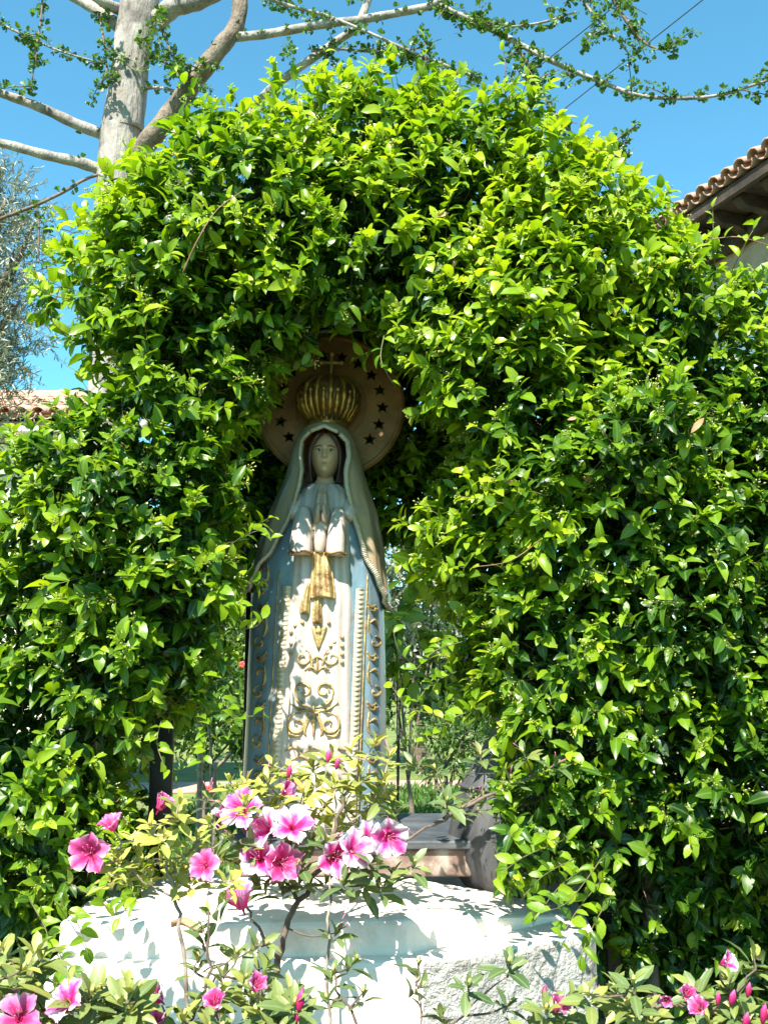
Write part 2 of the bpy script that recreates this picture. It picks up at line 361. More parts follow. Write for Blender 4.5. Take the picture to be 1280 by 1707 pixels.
UZ = [ZU, ZU, ZU, ZL + .006, ZL + .006, ZU, ZU]
m = MB(); m.add([(x, y, ZL - .04) for x, y in UP] + [(x, y, z) for (x, y), z in zip(UP, UZ)], [tuple(range(7))[::-1], (7, 8, 9, 12, 13), (9, 10, 11, 12)] + [(i, (i + 1) % 7, 7 + (i + 1) % 7, 7 + i) for i in range(7)]); m.build('upper_step', M['plaster'], plinth, smooth=False, bevel=.012)

YS = 3.72
base_z = at(525, 1378, YS).z
ped = thing('pedestal', 'low dark-topped pedestal block with brown and white patches under the statue', 'pedestal', (0, 3.6, ZL))
pa = at(772, 1440, 3.44)
m = MB(); m.box((-.10, 3.74, (ZU + base_z - .03) / 2), (2 * .39, .60, base_z - .03 - ZU + .004)); m.build('block', M['block'], ped, False, bevel=.008)
m = MB(); m.box((-.10, 3.74, base_z - .014), (.82, .64, .028)); m.build('top_slab', M['slab'], ped, False, bevel=.006)

# the grey jar on the right, half hidden
jy = 3.58; jx = at(862, 1400, jy).x
jar = thing('clay_jar', 'grey streaked clay jar half hidden by jasmine right of the statue', 'jar', (jx, jy, ZL))
jar_k = 0.72
prof = [(.15, 0), (.17, .015), (.205, .06), (.238, .14), (.240, .20), (.222, .29), (.185, .38), (.135, .47), (.085, .54), (.060, .58), (.075, .605), (.08, .62), (.066, .62), (.05, .57)]
m = MB(); m.lathe((jx, jy, ZL), prof, 28); m.build('body', M['jar'], jar)
m = MB(); m.lathe((jx, jy, ZL + .36), [(.193, 0), (.205, .008), (.186, .016)], 28); m.build('raised_ring', M['jar'], jar)

# black metal frame that carries the jasmine: posts on both sides of the opening and hoops overhead
frame = thing('arch_frame', 'black metal frame with upright posts that carries the jasmine arch', 'frame', (0, 3.5, 0))
for (pxx, Y, wd) in ((271, 3.45, .075), (410, 4.05, .022), (868, 3.85, .06), (1010, 3.6, .05)):
    x = at(pxx, 1250, Y).x; m = MB(); m.box((x, Y, 1.05), (wd, .03, 2.1)); m.build('post', M['black'], frame, False, bevel=.004)
for Y in (3.45, 4.05):
    m = MB(); m.tube([(-.12 + .62 * math.cos(a), Y, 2.1 + .62 * math.sin(a)) for a in np.linspace(0, math.pi, 16)], .012, 6); m.build('hoop', M['black'], frame)

# ------------------------------------------------------------------ statue
SB = at(521, 1378, YS); SB.z = base_z
SROT = Matrix.Translation(SB) @ Matrix.Rotation(R(1.7), 4, 'Y')
SINV = SROT.inverted()
statue = thing('madonna_statue', 'tall painted statue of a veiled praying woman with gold crown and star halo', 'statue', SROT)
def sl(px, py, dy=0.0):
    """picture point -> statue-local x, z on the plane through its axis"""
    p = SINV @ at(px, py, YS + dy); return p.x, p.z
def tab(rows):
    out = []
    for py, a, b in rows:
        xa, z = sl(a, py); xb, _ = sl(b, py); out.append((z, (xa + xb) / 2, (xb - xa) / 2))
    return sorted(out)
BODY = tab([(1382, 400, 643), (1300, 405, 642), (1200, 411, 642), (1100, 415, 641), (1000, 421, 638), (950, 433, 633), (900, 448, 625), (860, 464, 614), (830, 480, 602), (818, 494, 592), (811, 508, 578), (807, 524, 562)])
ZB = [t[0] for t in BODY]
def bc(z): return float(np.interp(z, ZB, [t[1] for t in BODY]))
def bw(z): return float(np.interp(z, ZB, [t[2] for t in BODY]))
def bd(z): return bw(z) * .74
def surf(x, z, off=0.0):
    """front surface depth (local y) of the body at x, z"""
    w = bw(z) + off; d = bd(z) + off; q = min(abs(x - bc(z)) / w, .995)
    return -d * (1 - q ** 2.3) ** (1 / 2.3)
def body_ring(z, off=0, n=72, folds=0.012):
    out = []
    for k in range(n):
        a = 2 * math.pi * k / n; c, s = math.cos(a), math.sin(a); e = 2 / 2.3
        w, d = bw(z) + off, bd(z) + off
        fo = 1 + folds * (math.sin(9 * a + 2 * z) + .6 * math.sin(17 * a + 1.3)) * min(1, (ZB[-1] - z) * 2)
        out.append(Vector((bc(z) + w * math.copysign(abs(c) ** e, c) * fo, d * math.copysign(abs(s) ** e, s) * fo, z)))
    return out
m = MB(); m.rings([body_ring(z) for z in np.linspace(0, ZB[-1], 46)]); m.build('mantle', M['sblue'], statue, world=False)
m = MB(); m.rings([body_ring(z, .012, folds=0) for z in (-.0, .02, .028)]); m.build('foot_rim', M['sblue'], statue, world=False)
def z_of(py): return sl(540, py)[1]
def x_of(px, py): return sl(px, py)[0]
# white dress front panel
def px_panel(rows, off, mat, name, fold=0.004, nf=5, nu=36, nz=60, thick=.012):
    rows = sorted([(z_of(py), x_of(a, py), x_of(b, py)) for py, a, b in rows]); zz = [r[0] for r in rows]; rs = []
    for z in np.linspace(zz[0], zz[-1], nz):
        a = np.interp(z, zz, [r[1] for r in rows]); b = np.interp(z, zz, [r[2] for r in rows]); ring = []
        for i in range(nu + 1):
            u = i / nu; x = a + (b - a) * u; edge = min(1, min(u, 1 - u) * 9)
            ring.append(Vector((x, surf(x, z) - off * edge ** .5 - fold * math.sin(u * math.pi * 2 * nf + z * 3 + .8 * math.sin(z * 5)) * edge, z)))
        rs.append(ring)
    m = MB(); m.rings(rs, cap=False, closed=False)
    # underside so that the panel has real thickness
    back = [[Vector((p.x, p.y + thick + off, p.z)) for p in r] for r in rs]; m.rings([r[::-1] for r in back], cap=False, closed=False)
    return m.build(name, mat, statue, world=False)
px_panel([(1380, 474, 588), (1250, 475, 586), (1100, 480, 585), (1010, 490, 588), (950, 495, 584), (900, 494, 584), (850, 500, 586), (822, 506, 582), (812, 516, 570)], .012, M['swhite'], 'dress')
# ruffled hems either side of the dress
for a0, a1 in ((462, 477), (586, 600)):
    rs = []
    for z in np.linspace(0.03, z_of(985), 420):
        py_shift = 0; ring = []
        zb = z / z_of(985)
        xa, xb = x_of(a0 + (6 if a0 < 500 else 2) * zb, 1200), x_of(a1 + (6 if a0 < 500 else 2) * zb, 1200)
        for i in range(7):
            u = i / 6; x = xa + (xb - xa) * u
            ring.append(Vector((x, surf(x, z) - .004 - .010 * math.sin(u * math.pi) - .0022 * math.sin(z * 2 * math.pi / .017 + 2.2 * math.sin(u * 3)) * math.sin(u * math.pi), z)))
        rs.append(ring)
    m = MB(); m.rings(rs, cap=False, closed=False)
    m.rings([[Vector((p.x, p.y + .016, p.z)) for p in r][::-1] for r in rs], cap=False, closed=False)
    m.build('ruffle', M['strim'], statue, world=False)
    xe = a0 - 4 if a0 < 500 else a1 + 3
    pts = [(x_of(xe + 4 * z / 1.2, 1200), 0, z) for z in np.linspace(.03, z_of(960), 40)]
    m = MB(); m.tube([(x, surf(x, z) - .003, z) for x, _, z in pts], .0035, 6); m.build('gold_line', M['gold'], statue, world=False)

# veil: shell over the head and shoulders, open at the front, hanging to two points
VO = tab([(1012, 414, 645), (985, 417, 643), (940, 430, 637), (900, 441, 632), (850, 458, 622), (800, 479, 607), (770, 488, 599), (745, 494, 592), (728, 501, 585), (716, 511, 576), (709, 523, 563), (706, 535, 552)])
ZV = [t[0] for t in VO]
VL = sorted([(z_of(py), x_of(a, py)) for py, a in [(990, 417), (950, 446), (920, 466), (880, 487), (850, 500), (820, 508), (795, 511), (770, 508), (745, 511), (731, 524), (727, 540), (722, 543)]])
VR = sorted([(z_of(py), x_of(a, py)) for py, a in [(1012, 645), (970, 624), (930, 607), (880, 593), (850, 585), (820, 577), (795, 576), (770, 580), (745, 577), (731, 563), (727, 547), (722, 545)]])
def veil_pt(z, ang, side, off=0):
    c = np.interp(z, ZV, [t[1] for t in VO]); w = np.interp(z, ZV, [t[2] for t in VO]) + off
    dd = w * np.interp(z, [z_of(1000), z_of(850), z_of(770), z_of(706)], [.80, .86, 1.12, 1.2])
    fo = 1 + (.026 * math.sin(ang * 11 + 3 * z) + .014 * math.sin(ang * 25 - 4 * z)) * np.clip((z_of(790) - z) * 6, 0, 1)
    return Vector((c + side * w * math.sin(ang) * fo, -dd * math.cos(ang) * fo, z))
def edge_ang(z, side):
    t = VL if side < 0 else VR
    xe = np.interp(z, [q[0] for q in t], [q[1] for q in t]); c = np.interp(z, ZV, [q[1] for q in VO]); w = np.interp(z, ZV, [q[2] for q in VO])
    return math.asin(float(np.clip(side * (xe - c) / w, 0.0, 1.0)))
zbot = {-1: z_of(990), 1: z_of(1012)}
for side in (-1, 1):
    rs, rin, edge = [], [], []
    for z in np.linspace(zbot[side], ZV[-1] - .001, 56):
        a0 = edge_ang(z, side) if z < z_of(724) else 0.0
        hemz = 0
        rs.append([veil_pt(z, a0 + (math.pi - a0) * i / 30, side, .010) for i in range(31)])
        rin.append([veil_pt(z, a0 + (math.pi - a0) * i / 30, side, -.002) for i in range(31)])
        if z < z_of(730): edge.append(veil_pt(z, a0 + .01, side, .012))
    if side > 0: rs_ = rs; ri_ = [r[::-1] for r in rin]
    else: rs_ = [r[::-1] for r in rs]; ri_ = rin
    m = MB(); m.rings(rs_, cap=False, closed=False); m.rings(ri_, cap=False, closed=False)
    m.rings([rs[-1], [Vector((0, 0, 0)) + (sum(rs[-1], Vector()) / 31)] * 31], cap=False, closed=False)
    m.build('veil', M['sveil'], statue, world=False)
    # ribbed border of the veil
    ep = smooth_path(edge, 7); rad = [.0100 + .0026 * math.sin(i * 1.9) for i in range(len(ep))]
    m = MB(); m.tube(ep, rad, 8, flat=.7); m.build('veil_border', M['strim'], statue, world=False)
# border band over the forehead
fp = smooth_path([veil_pt(z_of(731), edge_ang(z_of(731), -1), -1, .013), veil_pt(z_of(724), .12, -1, .013), veil_pt(z_of(722), 0, 1, .014), veil_pt(z_of(724), .12, 1, .013), veil_pt(z_of(731), edge_ang(z_of(731), 1), 1, .013)], 5)
m = MB(); m.tube(fp, .008, 8); m.build('veil_border', M['strim'], statue, world=False)

# head with a face
hx, hz = sl(543.5, 762); HW, HH, HD = pxm(YS) * 24.5, pxm(YS) * 41, .078
HC = Vector((hx, -.012, hz))
def face_pt(u, v):
    """u across -1..1, v up -1..1 over the head; nose, sockets, lips and chin raised from an egg"""
    ph = v * math.pi / 2; th = u * math.pi
    w = HW * (1 + .06 * math.sin(ph) - .10 * max(0, -math.sin(ph)) ** 2)
    x = w * math.cos(ph) * math.sin(th); y = -HD * math.cos(ph) * math.cos(th); z = HH * math.sin(ph)
    if math.cos(th) > 0:
        X, Z = x / HW, z / HH
        g = lambda cx, cz, sx, sz: math.exp(-((X - cx) / sx) ** 2 - ((Z - cz) / sz) ** 2)
        nose = .018 * math.exp(-(X / .13) ** 2) * (max(0, min(1, (.22 - Z) / .36)) if Z > -.20 else max(0, 1 - (-.20 - Z) / .05))
        nose += .006 * g(.13, -.17, .09, .06) + .006 * g(-.13, -.17, .09, .06)
        y -= nose
        y += .008 * (g(.38, .10, .22, .10) + g(-.38, .10, .22, .10))
        y -= .0045 * g(0, -.40, .22, .045) * .6 + .0027 * g(0, -.48, .20, .05) - .004 * g(0, -.435, .24, .018)
        y -= .008 * g(0, -.75, .30, .16); y += .003 * g(0, -.57, .35, .05)
        y -= .004 * (g(.34, .27, .28, .06) + g(-.34, .27, .28, .06))
        y -= .003 * (g(.5, -.2, .25, .2) + g(-.5, -.2, .25, .2))
    return HC + Vector((x, y, z))
NU, NV = 88, 72
rs = [[face_pt(-1 + 2 * i / NU, -.995 + 1.99 * j / NV) for i in range(NU)] for j in range(NV + 1)]
m = MB(); m.rings(rs); head = m.build('head', M['sskin'], statue, world=False)
m = MB(); m.rings([[HC + Vector((r * math.cos(a), .012 + r * .9 * math.sin(a), z)) for a in np.linspace(0, 2 * math.pi, 20, endpoint=False)] for r, z in ((.064, -.125), (.046, -.108), (.034, -.09), (.031, -.07), (.031, -.05))]); m.build('neck', M['sskin'], statue, world=False)
for sgn in (-1, 1):
    ex, ez = HC.x + sgn * HW * .40, HC.z + HH * .10
    ey = face_pt(sgn * .135, .065).y
    m = MB(); m.ball((ex, ey + .003, ez), (.0115, .007, .0055), 14, 9); e = m.build('eye', M['seye'], head, world=False)
    m = MB(); m.ball((ex, ey - .0035, ez - .0003), (.0043, .002, .0045), 10, 7); m.build('iris', M['siris'], e, world=False)
    lid = [(ex + sgn * dx, ey - .004 + abs(dx) * .25, ez + .0062 - (dx / .013) ** 2 * .0045) for dx in np.linspace(-.013, .013, 9)]
    m = MB(); m.tube(lid, .0016, 6); m.build('eyelid', M['sbrow'], head, world=False)
    brow = []
    for dx in np.linspace(-.016, .017, 9):
        X = HC.x + sgn * (HW * .42 + dx); Z = ez + .0165 - (dx / .017) ** 2 * .005
        brow.append((X, -HD * math.sqrt(max(.05, 1 - ((X - HC.x) / HW) ** 2 - ((Z - HC.z) / HH) ** 2)) + HC.y - .003, Z))
    m = MB(); m.tube(brow, [.001, .0018, .0023, .0025, .0024, .0022, .0019, .0014, .0009], 6); m.build('eyebrow', M['sbrow'], head, world=False)
for zc, hgt, wd_ in ((-.405, .0021, .0115), (-.455, .0028, .0100)):
    pts = [(HC.x + dx, face_pt(0, math.asin(zc) / (math.pi / 2)).y - .0003 + (dx / .014) ** 2 * .003, HC.z + HH * zc + (.0012 if abs(dx) > .002 and zc > -.42 else 0)) for dx in np.linspace(-wd_, wd_, 9)]
    m = MB(); m.tube(pts, [hgt * q for q in (.15, .5, .8, .95, .9, .95, .8, .5, .15)], 8); m.build('lip', M['slips'], head, world=False)
# hair: two locks falling from the parting beside the face
for sgn in (-1, 1):
    m = MB()
    for j in range(7):
        o = j * .0035
        pts = [HC + Vector((sgn * (.006 + o * .2), -HD * .62, HH * .93)), HC + Vector((sgn * (HW * .62 + o * .2), -HD * .80 + o * .6, HH * .66)), HC + Vector((sgn * (HW * 1.02 + o * .5), -HD * .50 + o, HH * .12)), HC + Vector((sgn * (HW * 1.02 + o * .6), -HD * .50 + o, -HH * .55)), HC + Vector((sgn * (HW * .82 + o), -HD * .52 + o, -HH * 1.18))]
        m.tube(smooth_path(pts, 5), [.003 + .006 * math.sin(math.pi * min(1, (i + 3) / 20)) for i in range(21)], 7)
    m.build('hair_lock', M['shair'], statue, world=False)

# shoulders, arms and sleeves
for sgn, (sx, ex_, bx0, bx1) in ((-1, (500, 503, 494, 527)), (1, (586, 578, 551, 580))):
    rs = []; zt, zb_ = z_of(856), z_of(936)
    for k in range(26):
        t = k / 25; z = zt + (zb_ - zt) * t
        grow = .55 + .45 * math.sin(min(1, t * 1.9) * math.pi / 2) + .10 * t
        cx = (x_of(bx0, 890) + x_of(bx1, 890)) / 2; hw = (x_of(bx1, 890) - x_of(bx0, 890)) / 2 * grow
        if t > .97: hw *= .9
        cy = surf(cx, z) - .030 - .018 * math.sin(t * math.pi / 2); hd = .036 * grow
        rs.append([Vector((cx + hw * math.cos(a) * (1 + .05 * math.sin(7 * a)), cy + hd * math.sin(a) * (1 + .09 * math.sin(6 * a + 1)), z + .004 * math.sin(4 * a) * t)) for a in np.linspace(0, 2 * math.pi, 40, endpoint=False)])
    m = MB(); m.rings(rs); sv = m.build('sleeve', M['swhite'], statue, world=False)
    m = MB(); m.tube(rs[-2] + rs[-2][:1], .0045, 6, cap=False); m.build('hem', M['halo'], sv, world=False)
    m = MB(); p0 = Vector((x_of(sx, 838), surf(x_of(sx, 838), z_of(838)) + .02, z_of(838)))
    p1 = Vector((x_of(ex_ + sgn * 2, 868), surf(x_of(ex_, 868), z_of(868)) - .02, z_of(872)))
    m.tube(smooth_path([p0, (p0 + p1) / 2 + Vector((sgn * .006, -.008, 0)), p1], 4), [.026, .029, .030, .031, .032, .031, .030, .028, .024], 12); m.build('upper_arm', M['swhite'], statue, world=False)
rs = []
for k in range(14):
    t = k / 13; z = z_of(880) + (z_of(932) - z_of(880)) * t; g = math.sin(math.pi * (.16 + .74 * t)) ** .5; cx = x_of(539, 905)
    rs.append([Vector((cx + .024 * g * math.cos(a), surf(cx, z) - .032 + .03 * g * math.sin(a), z)) for a in np.linspace(0, 2 * math.pi, 20, endpoint=False)])
m = MB(); m.rings(rs); m.build('inner_cuff', M['swhite'], statue, world=False)

# praying hands: palms together, five fingers each, fused into one cast surface by a fine remesh
hxx = x_of(541, 855); hz0, hz1 = z_of(890), z_of(822); hy0 = surf(hxx, z_of(860)) - .052
m = MB(); LH = hz1 - hz0
def hp(x, y, t): return Vector((hxx + x, hy0 + y + .018 * t, hz0 + LH * t))
for sgn in (-1, 1):
    s_ = sgn * .0125
    m.ball(hp(s_ * 1.15, 0, .27), (.017, .030, LH * .30), 14, 10)
    for q, (yy, top, r0) in enumerate(((-.024, .84, .0115), (-.008, 1.0, .0122), (.008, .93, .012), (.024, .74, .0105))):
        pts = [hp(s_ * 1.0, yy, .38), hp(s_ * .95, yy * .95, .38 + (top - .38) * .45), hp(s_ * .72, yy * .8, .38 + (top - .38) * .8), hp(s_ * .48, yy * .66, top)]
        m.tube(pts, [r0 * 1.1, r0, r0 * .9, r0 * .5], 10); m.ball(pts[-1], r0 * .55, 8, 6)
    th = [hp(s_ * 1.05, -.016, .12), hp(s_ * 1.0, -.030, .30), hp(s_ * .75, -.034, .48)]
    m.tube(th, [.0115, .0100, .0075], 10); m.ball(th[-1], .0075, 8, 6)
    m.tube([hp(s_ * 1.4, .004, -.08), hp(s_ * 1.1, 0, .10), hp(s_ * 1.0, 0, .3)], [.017, .016, .013], 12)
hands = m.build('praying_hands', M['shands'], statue, world=False)
rm = hands.modifiers.new('r', 'REMESH'); rm.mode = 'VOXEL'; rm.voxel_size = .0019; rm.use_smooth_shade = True

# golden sash under the sleeves
def drape(name, rows, mat, off=.02, nf=3, amp=.006, nu=18, tip=True, dp=.02):
    rows = sorted([(z_of(py), x_of(a, py), x_of(b, py)) for py, a, b in rows]); zz = [r[0] for r in rows]; rs = []
    for z in np.linspace(zz[0], zz[-1], 26):
        a = np.interp(z, zz, [r[1] for r in rows]); b = np.interp(z, zz, [r[2] for r in rows]); t = (z - zz[0]) / (zz[-1] - zz[0])
        cx, hw = (a + b) / 2, (b - a) / 2; cy = surf(cx, z) - off
        rs.append([Vector((cx + hw * math.cos(q), cy + dp * math.sin(q) * (1 if math.sin(q) < 0 else .8) - amp * math.sin(nf * q * 2 + 1) * (math.sin(q) < 0), z + .004 * math.sin(3 * q) * (1 - t))) for q in np.linspace(0, 2 * math.pi, nu * 2, endpoint=False)])
    m = MB(); m.rings(rs); return m.build(name, mat, statue, world=False)
drape('sash', [(1003, 524, 563), (990, 523, 563), (955, 526, 558), (930, 527, 556)], M['gold'])
drape('sash_end', [(1028, 507, 522), (1020, 507, 523), (995, 514, 524), (980, 519, 526)], M['gold'], nf=2, amp=.003, dp=.012)
drape('sash_end', [(1042, 527, 543), (1030, 526, 543), (1010, 530, 541), (995, 532, 542)], M['gold'], nf=2, amp=.003, dp=.012)

# raised gold ornament, laid on the surface
def on(px, py, off): x, z = sl(px, py); return Vector((x, surf(x, z) - off, z))
def spiral(cx, cy, r, a0, turns, dirn, n=26, k=.25):
    return [(cx + r * (1 - (1 - k) * t) * math.cos(a0 + dirn * turns * 2 * math.pi * t), cy + r * (1 - (1 - k) * t) * math.sin(a0 + dirn * turns * 2 * math.pi * t)) for t in np.linspace(0, 1, n)]
def relief(name, strokes, off, rads=(.0015, .006, .003), mat='gold', knobs=()):
    m = MB()
    for st in strokes:
        st = smooth_path([(x, y, 0) for x, y in st], 3) if len(st) < 12 else [Vector((x, y, 0)) for x, y in st]
        n = len(st); rr = [float(np.interp(i / (n - 1), [0, .45, 1], rads)) for i in range(n)]
        m.tube([on(p.x, p.y, off) for p in st], rr, 7)
    for (x, y, r) in knobs: m.ball(on(x, y, off), r, 8, 6)
    return m.build(name, M[mat], statue, world=False)
def mir(st, c): return [(2 * c - x, y) for x, y in st]
c0 = 529
up = spiral(514, 1150, 17, math.pi * .55, 1.15, 1)
relief('gold_scroll', [up, mir(up, c0 + 1), [(499, 1160), (512, 1172), (526, 1176)], [(560, 1160), (548, 1172), (532, 1176)], [(492, 1168), (508, 1180), (526, 1180)], [(568, 1168), (550, 1180), (532, 1180)]], .016, knobs=[(505, 1148, .004), (553, 1148, .004)])
big = spiral(504, 1203, 19, math.pi * 1.6, 1.2, -1)
relief('gold_scroll', [big, mir(big, c0), [(529, 1168), (530, 1195), (529, 1222)], [(520, 1182), (518, 1200), (506, 1214)], [(538, 1182), (540, 1200), (552, 1214)], [(524, 1190), (515, 1212), (518, 1221)], [(534, 1190), (543, 1212), (540, 1221)], [(512, 1178), (529, 1186), (546, 1178)], [(488, 1210), (494, 1221), (508, 1220)], [(570, 1210), (564, 1221), (550, 1220)]], .016, (.002, .0065, .0025), knobs=[(529, 1195, .010), (502, 1203, .004), (556, 1203, .004)])
v = spiral(512, 1098, 14, -math.pi * .4, 1.1, 1)
relief('gold_scroll', [v, mir(v, 535), [(520, 1092), (527, 1108), (521, 1118)], [(550, 1092), (543, 1108), (549, 1118)], [(535, 1095), (535, 1108), (534, 1121)], [(527, 1102), (535, 1096), (544, 1102)], [(515, 1118), (525, 1112), (535, 1120)], [(555, 1118), (545, 1112), (535, 1120)]], .016, (.0015, .0055, .002))
relief('gold_palmette', [[(528, 1048), (533, 1066), (537, 1084)], [(537, 1047), (537, 1066), (537, 1084)], [(547, 1048), (542, 1066), (537, 1084)]], .016, (.007, .0085, .004), knobs=[(537, 1056, .013)])
relief('gold_bottom_scroll', [[(483, 1245), (500, 1238), (512, 1250)], [(512, 1250), (530, 1238), (548, 1250)], [(548, 1250), (562, 1238), (580, 1245)], [(490, 1262), (510, 1252), (528, 1266)], [(576, 1262), (552, 1252), (534, 1266)], spiral(505, 1290, 17, 0, 1.1, 1), mir(spiral(505, 1290, 17, 0, 1.1, 1), 530)], .016)
for i, (x, y) in enumerate([(493, 1057), (493, 1075), (492, 1092), (500, 1047), (511, 1042), (574, 1065), (574, 1079), (574, 1092), (574, 1105), (553, 1043), (562, 1073), (556, 1079)]):
    m = MB(); m.ball(on(x, y, .013), (.0075, .006, .0065), 8, 6); m.build('gold_stud', M['gold'], statue, world=False)
# side panels: climbing scrolls
for cx, dirn in ((443, 1), (623, -1)):
    for k, cy in enumerate((965, 1050, 1130, 1210, 1295)):
        if cy == 965 and cx > 600: continue
        sh = -5 * (cy - 1050) / 250 if cx < 500 else 0
        X = cx + sh
        s1 = spiral(X - 3 * dirn, cy + 22, 10, -math.pi / 2 if dirn > 0 else -math.pi / 2, .9, -dirn, k=.45)
        st = [s1, [(X + 7 * dirn, cy - 26), (X + 9 * dirn, cy), (X + 3 * dirn, cy + 14)], [(X + 8 * dirn, cy - 8), (X - 2 * dirn, cy - 14), (X - 6 * dirn, cy - 5)], [(X - 8 * dirn, cy - 34), (X + 2 * dirn, cy - 28), (X + 10 * dirn, cy - 36)], [(X - 5 * dirn, cy - 40), (X + 4 * dirn, cy - 34), (X + 11 * dirn, cy - 43)]]
        relief('gold_scroll', st, .002, (.002, .0068, .003), knobs=[(X, cy + 22, .006), (X + 2, cy - 32, .007)])
relief('gold_leaf_spray', [[(432, 1285), (436, 1310), (440, 1345)], [(445, 1280), (440, 1310), (440, 1345)], [(425, 1298), (434, 1320), (440, 1345)]], .003, (.006, .008, .003))

# crown
kx, kz0 = sl(546, 712); _, kz1 = sl(548, 628); KR = pxm(YS) * 51; KH = kz1 - kz0
crown = link('crown', None, statue, SROT @ Matrix.Translation((kx, .01, kz0)))
def cr(t):  # bulb profile
    return lerp_tab([(0, .60), (.08, .62), (.14, .70), (.35, .93), (.55, 1.0), (.75, .95), (.9, .72), (.97, .45), (1.0, .16)], t) * KR
m = MB(); m.rings([[Vector((.965 * cr(t) * math.cos(a), .965 * cr(t) * math.sin(a), KH * t)) for a in np.linspace(0, 2 * math.pi, 32, endpoint=False)] for t in np.linspace(0, .99, 16)])
m.build('lining', M['cdark'], crown, world=False)
m = MB(); m.lathe((0, 0, 0), [(.60 * KR, -.004), (.66 * KR, 0), (.67 * KR, .014), (.64 * KR, .020), (.68 * KR, .026), (.62 * KR, .032)], 36); m.build('band', M['crown'], crown, world=False)
for k in range(26):
    a = 2 * math.pi * k / 26; hi = 1.0 if k % 2 == 0 else .62
    pts = [Vector((cr(t) * 1.0 * math.cos(a), cr(t) * math.sin(a), KH * t)) for t in np.linspace(.10, hi, 12)]
    m = MB(); m.tube(pts, [(.006 + .0055 * math.sin(math.pi * i / 11)) * (1 + .25 * math.sin(i * 2.1 + k)) for i in range(12)], 7)
    if k % 2: m.ball(pts[-1], .010, 8, 6)
    m.build('rib', M['crown'], crown, world=False)
m = MB(); m.ball((0, 0, KH * 1.0), .017, 12, 8); m.build('orb', M['crown'], crown, world=False)
cz = sl(552, 602)[1] - kz0
m = MB(); m.tube([(.004, 0, KH), (.005, 0, KH + .012), (.006, 0, KH + .092)], [.008, .006, .007], 4); m.tube([(-.034, 0, KH + .058), (.045, 0, KH + .060)], .0065, 4)
for q in ((-.034, KH + .058), (.045, KH + .06), (.006, KH + .093)): m.ball((q[0], 0, q[1]), .009, 8, 6)
m.build('cross', M['crossgold'], crown, world=False)

# halo: thick disc with cut-out stars
hcx, hcz = sl(551, 676, .06); HR = pxm(YS) * 128
cu = bpy.data.curves.new('halo_outline', 'CURVE'); cu.dimensions = '2D'; cu.fill_mode = 'BOTH'; cu.extrude = .009; cu.bevel_depth = .004; cu.bevel_resolution = 1
def spl(pts):
    s_ = cu.splines.new('POLY'); s_.points.add(len(pts) - 1); s_.use_cyclic_u = True
    for p, q in zip(s_.points, pts): p.co = (q[0], q[1], 0, 1)
spl([(HR * math.cos(a), HR * math.sin(a)) for a in np.linspace(0, 2 * math.pi, 96, endpoint=False)])
for k in range(14):
    a = R(-39.5 + k * 19.9); sc = .71; rx, ry = HR * sc * math.cos(a), HR * sc * math.sin(a); ro = .0365
    spl([(rx + (ro if i % 2 == 0 else ro * .42) * math.cos(R(90) + i * math.pi / 5 + .12 * math.sin(k * 3)), ry + (ro if i % 2 == 0 else ro * .42) * math.sin(R(90) + i * math.pi / 5 + .12 * math.sin(k * 3))) for i in range(10)])
tmp = bpy.data.objects.new('tmp', cu); COL.objects.link(tmp); bpy.context.view_layer.update()
hm = bpy.data.meshes.new_from_object(tmp.evaluated_get(bpy.context.evaluated_depsgraph_get())); bpy.data.objects.remove(tmp)
hm.materials.clear(); hm.materials.append(M['halo']); hm.transform(Matrix.Rotation(R(90), 4, 'X'))
halo = link('halo', hm, statue, SROT @ Matrix.Translation((hcx, .075, hcz)))
m = MB(); m.tube([(HR * .965 * math.cos(a), -.008, HR * .965 * math.sin(a)) for a in np.linspace(0, 2 * math.pi, 97)], .011, 8, cap=False, flat=1); m.build('rim', M['halo'], halo, world=False)
m = MB(); m.tube([(HR * .48 * math.cos(a), -.010, HR * .48 * math.sin(a)) for a in np.linspace(0, 2 * math.pi, 65)], .006, 6, cap=False); m.build('inner_ring', M['halo'], halo, world=False)
m = MB(); m.box((hcx, .11, (hcz - .3)), (.03, .03, .5)); m.build('halo_bracket', M['black'], statue, False, world=False)

